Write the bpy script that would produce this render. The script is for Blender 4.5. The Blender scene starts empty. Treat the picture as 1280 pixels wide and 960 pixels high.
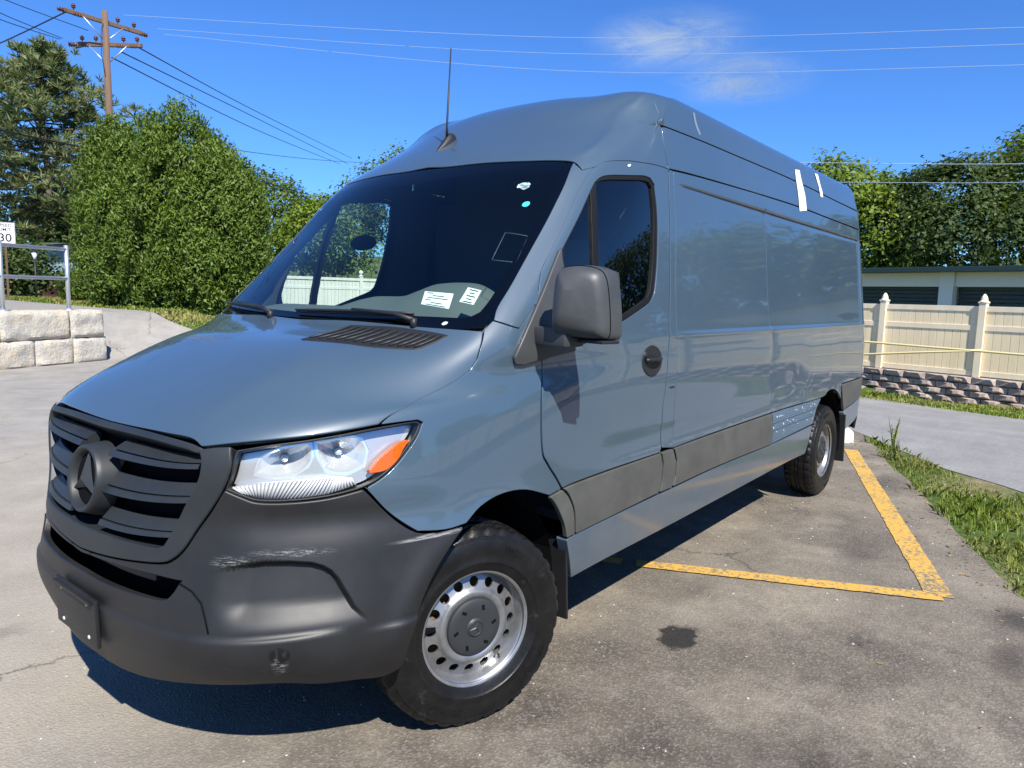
import bpy, bmesh, math, random
import numpy as np
from mathutils import Vector, Matrix, Euler, noise
from mathutils.geometry import delaunay_2d_cdt
R = math.radians
scene = bpy.context.scene
COL = scene.collection
rng = random.Random(7)

# ------------------------------------------------------------------ camera
cam_data = bpy.data.cameras.new("camera")
cam = bpy.data.objects.new("camera", cam_data)
COL.objects.link(cam)
CAM_P = Vector((1.932, 2.578, 1.580))
def _cam_matrix(yaw, pitch, roll):
    f = Vector((math.cos(yaw)*math.cos(pitch), math.sin(yaw)*math.cos(pitch), math.sin(pitch)))
    r = f.cross(Vector((0, 0, 1))).normalized()
    d = f.cross(r)
    c, s = math.cos(roll), math.sin(roll)
    r2 = c*r+s*d; d2 = -s*r+c*d
    m = Matrix((r2, -d2, -f)).transposed().to_4x4()
    m.translation = CAM_P
    return m
cam.matrix_world = _cam_matrix(3.80740, -.12080, -.02560)
cam_data.sensor_width = 36
cam_data.lens = 25.6654
cam_data.clip_end = 6000
cam_data.clip_start = .05
scene.camera = cam

# ------------------------------------------------------------------ sky, sun, exposure
SUN_DIR = Vector((.50, .80, 1.0)).normalized()      # towards the sun
SUN_EL = math.asin(SUN_DIR.z)
SUN_AZ = math.atan2(SUN_DIR.x, SUN_DIR.y)           # from +Y towards +X
world = bpy.data.worlds.new("World")
scene.world = world
world.use_nodes = True
wn = world.node_tree.nodes; wl = world.node_tree.links
sky = wn.new("ShaderNodeTexSky")
sky.sky_type = 'NISHITA'
sky.sun_disc = False
sky.sun_elevation = SUN_EL
sky.sun_rotation = SUN_AZ
sky.altitude = 0
sky.air_density = 1.0
sky.dust_density = 0.0
sky.ozone_density = 5.0
tint = wn.new("ShaderNodeMix"); tint.data_type = 'RGBA'; tint.blend_type = 'MULTIPLY'
tint.inputs[0].default_value = 1.
tint.inputs[7].default_value = (.50, .88, 1.42, 1)     # deep clear-day blue
wl.new(sky.outputs[0], tint.inputs[6])
wl.new(tint.outputs[2], wn["Background"].inputs[0])
wn["Background"].inputs[1].default_value = .075
sun_data = bpy.data.lights.new("sun", 'SUN')
sun_data.energy = 5.0
sun_data.angle = R(.53)
sun_data.color = (1., .955, .88)
sun = bpy.data.objects.new("sun", sun_data)
sun.rotation_euler = SUN_DIR.to_track_quat('Z', 'Y').to_euler()
COL.objects.link(sun)
scene.view_settings.view_transform = 'Standard'
scene.view_settings.look = 'None'
scene.view_settings.exposure = 0.78
scene.view_settings.gamma = 1.0
scene.cycles.max_bounces = 10
scene.cycles.transparent_max_bounces = 24
scene.cycles.caustics_reflective = False
scene.cycles.caustics_refractive = False

# ------------------------------------------------------------------ materials
class NT:
    """small helper round a material's node tree"""
    def __init__(self, name, **kw):
        m = self.m = bpy.data.materials.new(name)
        m.use_nodes = True
        self.t = m.node_tree
        self.n = self.t.nodes
        self.b = self.n["Principled BSDF"]
        for k, v in kw.items():
            self.set(k, v)
    def set(self, k, v):
        s = self.b.inputs[k.replace('_', ' ')]
        if hasattr(v, 'is_linked') or isinstance(v, bpy.types.NodeSocket):
            self.t.links.new(v, s)
        else:
            s.default_value = (*v, 1) if isinstance(v, tuple) and len(v) == 3 and s.type == 'RGBA' else v
    def link(self, a, b):
        self.t.links.new(a, b)
    def new(self, typ, ins=None, **attrs):
        nd = self.n.new(typ)
        for k, v in attrs.items():
            setattr(nd, k, v)
        for k, v in (ins or {}).items():
            s = nd.inputs[k]
            if isinstance(v, bpy.types.NodeSocket):
                self.t.links.new(v, s)
            else:
                s.default_value = (*v, 1) if isinstance(v, tuple) and len(v) == 3 and s.type == 'RGBA' else v
        return nd
    def coord(self, kind='Object'):
        return self.new("ShaderNodeTexCoord").outputs[kind]
    def pos(self):
        return self.new("ShaderNodeNewGeometry").outputs['Position']
    def noise(self, vec, scale, detail=4, rough=.55, dim='3D', out='Fac', dist=0.):
        nd = self.new("ShaderNodeTexNoise", {'Scale': scale, 'Detail': detail, 'Roughness': rough, 'Distortion': dist}, noise_dimensions=dim)
        if vec is not None:
            self.link(vec, nd.inputs['Vector'])
        return nd.outputs[out]
    def voro(self, vec, scale, feature='F1', out='Distance', rnd=1.):
        nd = self.new("ShaderNodeTexVoronoi", {'Scale': scale, 'Randomness': rnd}, feature=feature)
        if vec is not None:
            self.link(vec, nd.inputs['Vector'])
        return nd.outputs[out]
    def ramp(self, fac, stops, interp='LINEAR'):
        nd = self.new("ShaderNodeValToRGB")
        cr = nd.color_ramp; cr.interpolation = interp
        while len(cr.elements) < len(stops):
            cr.elements.new(.5)
        for e, (p, c) in zip(cr.elements, stops):
            e.position = p
            e.color = (*c, 1) if isinstance(c, tuple) else (c, c, c, 1)
        self.link(fac, nd.inputs[0])
        return nd.outputs[0]
    def mix(self, fac, a, b, blend='MIX'):
        nd = self.new("ShaderNodeMix", data_type='RGBA', blend_type=blend)
        for s, v in ((nd.inputs[0], fac), (nd.inputs[6], a), (nd.inputs[7], b)):
            if isinstance(v, bpy.types.NodeSocket):
                self.link(v, s)
            else:
                s.default_value = (*v, 1) if isinstance(v, tuple) and len(v) == 3 else v
        return nd.outputs[2]
    def math(self, op, a, b=None, c=None, clamp=False):
        nd = self.new("ShaderNodeMath", operation=op, use_clamp=clamp)
        for s, v in zip(nd.inputs, (a, b, c)):
            if v is None:
                continue
            if isinstance(v, bpy.types.NodeSocket):
                self.link(v, s)
            else:
                s.default_value = v
        return nd.outputs[0]
    def mapv(self, vec, scale=(1, 1, 1), loc=(0, 0, 0), rot=(0, 0, 0)):
        return self.new("ShaderNodeMapping", {'Vector': vec, 'Scale': scale, 'Location': loc, 'Rotation': rot}).outputs[0]
    def sep(self, vec):
        return self.new("ShaderNodeSeparateXYZ", {0: vec}).outputs
    def bump(self, h, strength=.3, dist=.01):
        self.set('Normal', self.new("ShaderNodeBump", {'Strength': strength, 'Distance': dist, 'Height': h}).outputs[0])
    def blob(self, vec, c, r, soft=.5):
        """1 inside an ellipsoid at c with radii r, fading to 0 at its edge"""
        d = self.new("ShaderNodeVectorMath", {0: vec, 1: c}, operation='SUBTRACT').outputs[0]
        d = self.new("ShaderNodeVectorMath", {0: d, 1: tuple(1/q for q in r)}, operation='MULTIPLY').outputs[0]
        l = self.new("ShaderNodeVectorMath", {0: d}, operation='LENGTH').outputs['Value']
        return self.new("ShaderNodeMapRange", {'Value': l, 'From Min': 1., 'From Max': 1.-soft, 'To Min': 0., 'To Max': 1.}, interpolation_type='SMOOTHSTEP').outputs[0]
M = {}
def simple(name, col, rough=.5, **kw):
    M[name] = NT(name, Base_Color=col, Roughness=rough, **kw).m
    return M[name]

def frame(n, up=Vector((0, 0, 1))):
    """rotation whose z is n and whose y leans towards `up`"""
    z = Vector(n).normalized()
    x = Vector(up).cross(z).normalized(); y = z.cross(x)
    return Matrix((x, y, z)).transposed().to_4x4()
# ------------------------------------------------------------------ objects
def link(o, parent=None):
    COL.objects.link(o)
    if parent is not None:
        o.parent = parent
    return o
def tag(o, label=None, cat=None, group=None, kind=None):
    for k, v in (('label', label), ('category', cat), ('group', group), ('kind', kind)):
        if v:
            o[k] = v
    return o
def empty(name, loc=(0, 0, 0), rz=0., **kw):
    o = bpy.data.objects.new(name, None)
    o.empty_display_size = .2
    o.location = loc; o.rotation_euler = (0, 0, rz)
    COL.objects.link(o)
    return tag(o, **kw)
def mesh_obj(name, me, mats, parent=None, **kw):
    if mats is not None and not len(me.materials):
        for m in (mats if isinstance(mats, (list, tuple)) else [mats]):
            me.materials.append(m)
    o = bpy.data.objects.new(name, me)
    link(o, parent)
    return tag(o, **kw)
def pydata(name, V, F, mats, parent=None, smooth=False, **kw):
    me = bpy.data.meshes.new(name)
    me.from_pydata([tuple(v) for v in V], [], [tuple(f) for f in F])
    if smooth:
        me.shade_smooth()
    me.update()
    return mesh_obj(name, me, mats, parent, **kw)
class MB:
    """collects boxes, tubes, lathes ... and links them as one mesh object"""
    def __init__(self):
        self.bm = bmesh.new()
    def box(self, c, s, rot=None, bev=0., mi=0, taper=None):
        r = bmesh.ops.create_cube(self.bm, size=1.)
        vs = r['verts']
        M4 = Matrix.Translation(Vector(c)) @ (rot.to_matrix().to_4x4() if rot is not None else Matrix()) @ Matrix.Diagonal((*s, 1))
        if taper:
            for v in vs:
                if v.co.z > 0:
                    v.co.x *= taper[0]; v.co.y *= taper[1]
        bmesh.ops.transform(self.bm, matrix=M4, verts=vs)
        fs = {f for v in vs for f in v.link_faces}
        for f in fs:
            f.material_index = mi
        if bev > 0:
            es = list({e for v in vs for e in v.link_edges})
            bmesh.ops.bevel(self.bm, geom=es, offset=bev, segments=2, profile=.6, affect='EDGES', material=-1)
        return self
    def tube(self, pts, rad, seg=8, cap=True, mi=0, smooth=True):
        pts = [Vector(p) for p in pts]
        if not hasattr(rad, '__len__'):
            rad = [rad]*len(pts)
        rings = []
        up = None
        for i, p in enumerate(pts):
            t = (pts[min(i+1, len(pts)-1)]-pts[max(i-1, 0)]).normalized()
            if up is None:
                up = Vector((0, 0, 1)) if abs(t.z) < .9 else Vector((1, 0, 0))
            a = t.cross(up).normalized(); b = a.cross(t).normalized(); up = b
            rings.append([self.bm.verts.new(p+rad[i]*(math.cos(k*2*math.pi/seg)*a+math.sin(k*2*math.pi/seg)*b)) for k in range(seg)])
        for r0, r1 in zip(rings, rings[1:]):
            for k in range(seg):
                f = self.bm.faces.new((r0[k], r0[(k+1) % seg], r1[(k+1) % seg], r1[k]))
                f.smooth = smooth; f.material_index = mi
        if cap:
            for r, fl in ((rings[0], 1), (rings[-1], 0)):
                f = self.bm.faces.new(r[::-1] if fl else r); f.material_index = mi
        return self
    def lathe(self, prof, mat=Matrix(), seg=48, closed=False, mi=0, smooth=True, ang=2*math.pi):
        """profile of (radius, height) pairs turned about local z"""
        full = abs(ang-2*math.pi) < 1e-6
        n = seg if full else seg+1
        rings = []
        for r, h in prof:
            rings.append([self.bm.verts.new(mat @ Vector((r*math.cos(k*ang/seg), r*math.sin(k*ang/seg), h))) for k in range(n)])
        pr = list(zip(rings, rings[1:]))
        if closed:
            pr.append((rings[-1], rings[0]))
        for r0, r1 in pr:
            for k in range(seg):
                k2 = (k+1) % n
                f = self.bm.faces.new((r0[k], r0[k2], r1[k2], r1[k]))
                f.smooth = smooth; f.material_index = mi
        return self
    def poly(self, pts, mi=0, smooth=False):
        f = self.bm.faces.new([self.bm.verts.new(Vector(p)) for p in pts])
        f.material_index = mi; f.smooth = smooth
        return self
    def prism(self, poly, z0, z1, mat=Matrix(), mi=0, smooth=False):
        """polygon of (x, y) pairs drawn out from z0 to z1"""
        a = [self.bm.verts.new(mat @ Vector((x, y, z0))) for x, y in poly]
        b = [self.bm.verts.new(mat @ Vector((x, y, z1))) for x, y in poly]
        n = len(a)
        fs = [self.bm.faces.new(a[::-1]), self.bm.faces.new(b)]
        for k in range(n):
            fs.append(self.bm.faces.new((a[k], a[(k+1) % n], b[(k+1) % n], b[k])))
        for f in fs:
            f.material_index = mi
        return self
    def build(self, name, mats, parent=None, weld=0., auto=None, **kw):
        if weld:
            bmesh.ops.remove_doubles(self.bm, verts=self.bm.verts, dist=weld)
        bmesh.ops.recalc_face_normals(self.bm, faces=self.bm.faces)
        me = bpy.data.meshes.new(name)
        self.bm.to_mesh(me); self.bm.free()
        if auto is not None:
            me.shade_smooth()
            me.set_sharp_from_angle(angle=R(auto))
        return mesh_obj(name, me, mats, parent, **kw)
def copy_tree(o, parent=None):
    c = o.copy(); COL.objects.link(c)
    c.parent = parent
    if parent is not None:
        c.matrix_parent_inverse = o.matrix_parent_inverse
    for ch in list(o.children):
        copy_tree(ch, c)
    return c
# ------------------------------------------------------------------ van body surface
# Smooth master surface of the left half (y >= 0). Columns run from the centre of the nose
# round the corner and back along the side; rows run from the bumper's lower edge up to the
# roof's centre line. x = forward, y = the van's left, z = up, origin under the front axle.
SIDE_Y = [(.30,.955),(.42,.975),(.53,.990),(.70,1.0),(.92,1.005),(1.15,1.002),(1.26,.997),(1.34,.991),(1.42,.985),
          (1.68,.957),(1.93,.930),(2.18,.898),(2.36,.865),(2.51,.820),(2.615,.735),(2.67,.545),(2.69,0.)]
FRONT = [
 # R0 lower edge
 [(.93,0,.335),(.90,.3,.335),(.79,.55,.34),(.61,.75,.34),(.40,.885,.345),(.10,.955,.37),(-.35,.97,.40),(-.85,.975,.42),(-1.35,.975,.42)],
 [(.962,0,.48),(.95,.3,.48),(.90,.55,.48),(.77,.75,.48),(.50,.925,.49),(.15,.985,.50),(-.35,.99,.52),(-.85,.99,.53),(-1.35,.99,.53)],
 [(.965,0,.68),(.95,.3,.68),(.875,.55,.68),(.73,.75,.69),(.47,.915,.70),(.13,.985,.70),(-.35,.998,.70),(-.85,1.,.70),(-1.35,1.,.70)],
 [(.935,0,.90),(.92,.3,.90),(.835,.55,.905),(.68,.74,.91),(.45,.89,.92),(.12,.965,.92),(-.35,.995,.92),(-.85,1.005,.92),(-1.35,1.005,.92)],
 [(.865,0,1.115),(.86,.3,1.116),(.825,.56,1.112),(.64,.755,1.135),(.39,.868,1.165),(.10,.935,1.17),(-.33,.985,1.16),(-.85,1.002,1.15),(-1.35,1.002,1.15)],
 [(.62,0,1.278),(.615,.3,1.276),(.58,.55,1.262),(.47,.725,1.236),(.30,.845,1.222),(.06,.91,1.235),(-.32,.968,1.255),(-.85,.995,1.26),(-1.35,.997,1.26)],
 [(.33,0,1.392),(.325,.3,1.39),(.30,.55,1.378),(.23,.735,1.35),(.12,.85,1.315),(-.03,.905,1.315),(-.30,.955,1.33),(-.83,.988,1.335),(-1.35,.991,1.34)],
 [(.08,0,1.462),(.065,.3,1.463),(.03,.55,1.465),(-.02,.75,1.466),(-.06,.865,1.46),(-.13,.925,1.44),(-.28,.958,1.425),(-.80,.982,1.42),(-1.35,.985,1.42)],
 [(-.145,0,1.70),(-.16,.29,1.70),(-.20,.54,1.698),(-.25,.735,1.695),(-.29,.837,1.69),(-.36,.89,1.685),(-.46,.925,1.68),(-.85,.952,1.68),(-1.35,.957,1.68)],
 [(-.385,0,1.935),(-.40,.285,1.935),(-.44,.53,1.932),(-.485,.71,1.928),(-.52,.807,1.925),(-.60,.862,1.925),(-.70,.893,1.925),(-.98,.922,1.927),(-1.37,.930,1.93)],
 [(-.62,0,2.165),(-.635,.28,2.165),(-.67,.52,2.162),(-.715,.69,2.158),(-.755,.777,2.155),(-.83,.83,2.155),(-.93,.86,2.16),(-1.13,.887,2.17),(-1.40,.898,2.18)],
 [(-.93,0,2.375),(-.95,.28,2.375),(-1.0,.50,2.37),(-1.05,.66,2.36),(-1.10,.755,2.35),(-1.15,.81,2.345),(-1.22,.84,2.345),(-1.32,.857,2.35),(-1.45,.865,2.36)],
 [(-1.15,0,2.52),(-1.17,.27,2.52),(-1.20,.48,2.51),(-1.24,.63,2.50),(-1.28,.715,2.49),(-1.32,.765,2.49),(-1.38,.795,2.49),(-1.46,.812,2.50),(-1.56,.82,2.51)],
 [(-1.38,0,2.63),(-1.39,.25,2.628),(-1.41,.44,2.615),(-1.41,.60,2.615),(-1.44,.685,2.612),(-1.495,.725,2.612),(-1.565,.748,2.613),(-1.67,.758,2.618),(-1.80,.762,2.622)],
 [(-1.62,0,2.675),(-1.63,.18,2.673),(-1.65,.32,2.67),(-1.68,.42,2.665),(-1.72,.48,2.662),(-1.77,.51,2.662),(-1.83,.53,2.665),(-1.92,.54,2.668),(-2.05,.545,2.67)],
 [(-1.85,0,2.69),(-1.86,0,2.69),(-1.88,0,2.69),(-1.91,0,2.69),(-1.95,0,2.69),(-2.0,0,2.69),(-2.06,0,2.69),(-2.15,0,2.69),(-2.28,0,2.69)],
]
REAR_X = [-2.3,-3.3,-4.3,-5.0,-5.27]
def _net():
    net = []
    for row in FRONT:
        xb, y, z = row[-1]
        r = list(row)
        off = xb+1.35
        lean = max(0., z-1.3)*.06
        for i, x in enumerate(REAR_X):
            k = i/(len(REAR_X)-1)
            r.append((x+off*(1-k)*.8+lean*k, y, z))
        r += [(-5.385+lean, y*.955, z), (-5.425+lean, y*.75, z), (-5.435+lean, 0., z)]
        net.append(r)
    return np.array(net)
NET0 = _net()
NR, NC = NET0.shape[:2]
def _ext(N):
    f = np.array([1., -1., 1.])
    N = np.concatenate([N[:, 1:2]*f, N, N[:, -2:-1]*f], 1)
    lo = 2*N[0:1]-N[1:2]; hi = N[-2:-1]*f
    return np.concatenate([lo, N, hi], 0)
def _bas(t):
    return np.stack([(1-t)**3/6, (3*t**3-6*t**2+4)/6, (-3*t**3+3*t**2+3*t+1)/6, t**3/6], -1)
def _dbas(t):
    return np.stack([-(1-t)**2/2, (9*t**2-12*t)/6, (-9*t**2+6*t+3)/6, t**2/2], -1)
def surf_raw(E, u, v, du=0, dv=0):
    u = np.clip(np.asarray(u, float), 0, NC-1-1e-9); v = np.clip(np.asarray(v, float), 0, NR-1-1e-9)
    i = np.floor(u).astype(int); j = np.floor(v).astype(int)
    bu = (_dbas if du else _bas)(u-i); bv = (_dbas if dv else _bas)(v-j)
    out = 0
    for a in range(4):
        for b in range(4):
            out = out+E[j+a, i+b]*(bv[..., a]*bu[..., b])[..., None]
    return out
NET = NET0.copy()
_gu, _gv = np.meshgrid(np.arange(NC), np.arange(NR))
for _k in range(4):
    _d = NET0-surf_raw(_ext(NET), _gu, _gv)
    _d[-1] *= [1, 0, 1]
    NET = NET+_d*.8
    NET[:, 0, 1] = 0; NET[:, -1, 1] = 0; NET[-1, :, 1] = 0
EXT = _ext(NET)
def S0(u, v):
    return surf_raw(EXT, u, v)
def N0(u, v):
    n = np.cross(surf_raw(EXT, u, v, 1, 0), surf_raw(EXT, u, v, 0, 1))
    n = n/(np.linalg.norm(n, axis=-1, keepdims=True)+1e-12)
    return -n if False else n
# ------------------------------------------------------------------ relief on the master surface
def _ss(a, b, x):
    t = np.clip((x-a)/(b-a), 0, 1)
    return t*t*(3-2*t)
WHEEL_X = (0., -4.325); WHEEL_Z = .375
POCKET = np.array([(.98, .735), (.90, .738), (.835, .756), (.781, .769), (.734, .777), (.68, .776), (.632, .769), (.606, .757), (.587, .741), (.571, .714), (.56, .683), (.548, .654), (.538, .626), (.518, .600), (.50, .575), (.48, .54)])
def pocket_dist(x, z):
    """distance in the side view to the upper edge of the pocket in the bumper's corner, positive below it"""
    best = np.full(np.shape(x), 9.); sg = np.ones(np.shape(x))
    for (ax, az), (bx, bz) in zip(POCKET, POCKET[1:]):
        dx, dz = bx-ax, bz-az
        t = np.clip(((x-ax)*dx+(z-az)*dz)/(dx*dx+dz*dz), 0, 1)
        r = np.hypot(x-ax-t*dx, z-az-t*dz)
        cr = dx*(z-az)-dz*(x-ax)
        sg = np.where(r < best, np.where(cr > 0, 1., -1.), sg)
        best = np.minimum(best, r)
    return best*sg
def crease_rows():
    """meshing points along both sides of that edge"""
    gu, gv = np.meshgrid(np.linspace(1.9, 4.3, 140), np.linspace(1.2, 2.7, 90))
    G = S0(gu, gv); out = []
    P = resample(POCKET[1:-1], .012)
    L = [POCKET[1]+0.]
    for a, b in zip(POCKET[1:], POCKET[2:-1]):
        k = max(1, int(np.linalg.norm(b-a)/.008))
        for q in range(k):
            p = a+(b-a)*q/k; t = (b-a)/np.linalg.norm(b-a); n = np.array([-t[1], t[0]])
            for o in (-.007, -.002, .002, .0055, .009, .0125, .016, .021):
                w = p+n*o
                D = np.hypot(G[..., 0]-w[0], G[..., 2]-w[1])
                j, i = np.unravel_index(D.argmin(), D.shape)
                u, v = gu[j, i], gv[j, i]
                for _ in range(4):
                    e = S0(u, v); r = np.array([w[0]-e[0], w[1]-e[2]])
                    du = (S0(u+1e-3, v)-e)/1e-3; dv = (S0(u, v+1e-3)-e)/1e-3
                    try:
                        s = np.linalg.solve(np.array([[du[0], dv[0]], [du[2], dv[2]]]), r)
                    except np.linalg.LinAlgError:
                        break
                    u += np.clip(s[0], -.05, .05); v += np.clip(s[1], -.05, .05)
                out.append((u, v))
    return out
def relief(P):
    """outward offset in metres at a point of the left half"""
    x, y, z = P[..., 0], P[..., 1], P[..., 2]
    d = np.zeros_like(x)
    side = _ss(.80, .90, y)
    for wx, a in ((WHEEL_X[0], .016), (WHEEL_X[1], .014)):
        r = np.hypot(x-wx, (z-WHEEL_Z))
        d += a*np.exp(-((r-.435)/.055)**2)*side*_ss(.2, .5, z)
    # recessed field of the load bay between belt and roof rail
    rec = _ss(-1.40, -2.7, x)*_ss(-5.20, -5.17, x)*_ss(1.403, 1.428, z)*_ss(2.154, 2.146, z)
    d += -.016*rec*_ss(.6, .8, y)
    d += -.011*np.exp(-((z-2.1485)/.0042)**2)*_ss(-1.5, -1.6, x)*_ss(-5.19, -5.16, x)*_ss(.6, .8, y)
    # body crease over the sills and shallow press lines in the lower side
    d += .004*np.exp(-((z-1.405)/.018)**2)*_ss(-1.0, -1.5, x)*side
    d += -.006*_ss(.99, .94, z)*_ss(.84, .90, z)*_ss(-.6, -.9, x)*_ss(-3.6, -3.4, x)*side
    # hollow flank of the door between belt line and shoulder
    d += -.010*np.exp(-((z-1.02)/.16)**2)*_ss(-.25, -.6, x)*side*_ss(-3.7, -3.2, x)
    # high-roof cap: ridge from the windscreen corner to the roof's shoulder, roof groove running on to it
    xl = np.interp(z, [2.155, 2.25, 2.35, 2.49, 2.60, 2.70], [-.755, -.93, -1.10, -1.28, -1.44, -1.62])
    d += .009*np.exp(-((x-xl)/.026)**2)*_ss(2.165, 2.24, z)*_ss(2.63, 2.56, z)*_ss(.4, .55, y)
    d += -.009*np.exp(-((z-2.421)/.0065)**2)*_ss(-1.20, -1.30, x)*_ss(-1.44, -1.40, x)*_ss(.6, .7, y)
    # gentle waves that thin sheet metal always has
    d += side*(.0006*np.sin(4.1*x+1.3*z)*np.sin(3.7*z+1.1*x)+.00020*np.sin(11.*x+3*z+1.)*np.sin(7.*z))*_ss(0., -.5, x)
    d += -.007*np.maximum(0., -2.78-x)*side*_ss(2.5, 2.2, z)
    # hood: raised middle with a crease either side
    hood = _ss(1.13, 1.2, z)*_ss(1.47, 1.42, z)*_ss(-.1, .1, x)
    d += .007*_ss(.62, .50, y+.12*(x-.3))*hood
    # bumper: lower lip, shelf above it, knock on the left corner
    fr = _ss(.05, .25, x)
    d += fr*.010*_ss(.562, .548, z)
    sd = pocket_dist(x, z)
    d += -.030*_ss(0., .016, sd)*_ss(.566, .66, z)*_ss(.92, .78, x)*_ss(.6, .7, y)
    d += -.013*np.exp(-((z-.885)/.055)**2)*_ss(.55, .72, y)*_ss(.16, .35, x)*_ss(1.0, .9, z)
    return d
def SURF(u, v):
    P = S0(u, v)
    return P+N0(u, v)*relief(P)[..., None]
def SN(u, v, e=1.5e-3):
    u = np.asarray(u, float); v = np.asarray(v, float)
    du = SURF(u+e, v)-SURF(np.maximum(u-e, 0), v)
    dv = SURF(u, np.minimum(v+e, NR-1-1e-6))-SURF(u, np.maximum(v-e, 0))
    n = np.cross(du, dv)
    l = np.linalg.norm(n, axis=-1, keepdims=True)
    return np.where(l > 1e-12, n/np.maximum(l, 1e-12), N0(u, v))
# local metric of the parameter plane, used to space the meshing points
def _metric(U):
    a = S0(U[:, 0], U[:, 1])
    su = np.linalg.norm(surf_raw(EXT, U[:, 0], U[:, 1], 1, 0), axis=-1).mean()
    sv = np.linalg.norm(surf_raw(EXT, U[:, 0], U[:, 1], 0, 1), axis=-1).mean()
    return max(su, .02), max(sv, .02)
def inside(poly, pts):
    x, y = pts[:, 0], pts[:, 1]
    r = np.zeros(len(pts), bool)
    n = len(poly)
    for i in range(n):
        (x0, y0), (x1, y1) = poly[i], poly[(i+1) % n]
        c = (y0 > y) != (y1 > y)
        with np.errstate(divide='ignore', invalid='ignore'):
            xi = (x1-x0)*(y-y0)/(y1-y0+1e-30)+x0
        r ^= c & (x < xi)
    return r
def smooth_poly(pts, hard=25., n=4, forced=None):
    """Catmull-Rom through the outline; vertices that turn by more than `hard` degrees stay corners"""
    P = np.array(pts, float); N = len(P)
    corner = []
    for i in range(N):
        a, b = P[i]-P[i-1], P[(i+1) % N]-P[i]
        ang = abs(math.degrees(math.atan2(a[0]*b[1]-a[1]*b[0], a @ b+1e-12)))
        corner.append(ang > hard or bool(forced and forced[i]))
    out = []
    for i in range(N):
        p1, p2 = P[i], P[(i+1) % N]
        p0 = p1-(p2-p1)*.0 if corner[i] else P[i-1]
        p3 = p2 if corner[(i+1) % N] else P[(i+2) % N]
        for k in range(n):
            t = k/n
            m1 = (p2-p0)/2 if not corner[i] else (p2-p1)
            m2 = (p3-p1)/2 if not corner[(i+1) % N] else (p2-p1)
            h = (2*t**3-3*t**2+1)*p1+(t**3-2*t**2+t)*m1+(-2*t**3+3*t**2)*p2+(t**3-t**2)*m2
            out.append(h)
    return np.array(out)
def resample(P, step):
    out = []
    N = len(P)
    for i in range(N):
        a, b = P[i], P[(i+1) % N]
        k = max(1, int(math.ceil(np.linalg.norm(b-a)/step)))
        for j in range(k):
            out.append(a+(b-a)*j/k)
    return np.array(out)
def offset_in(P, d, keep=None):
    """move a closed outline inwards by d (orientation independent); `keep(p)` leaves points in place"""
    N = len(P)
    ar = sum(P[i][0]*P[(i+1) % N][1]-P[(i+1) % N][0]*P[i][1] for i in range(N))
    s = 1 if ar > 0 else -1
    out = P.copy()
    for i in range(N):
        a = P[i]-P[i-1]; b = P[(i+1) % N]-P[i]
        na = np.array([-a[1], a[0]])*s/(np.linalg.norm(a)+1e-12); nb = np.array([-b[1], b[0]])*s/(np.linalg.norm(b)+1e-12)
        m = na+nb
        l = m @ m
        m = m*2/l if l > .3 else m
        out[i] = P[i]+m*d/1.
    return out
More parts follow.
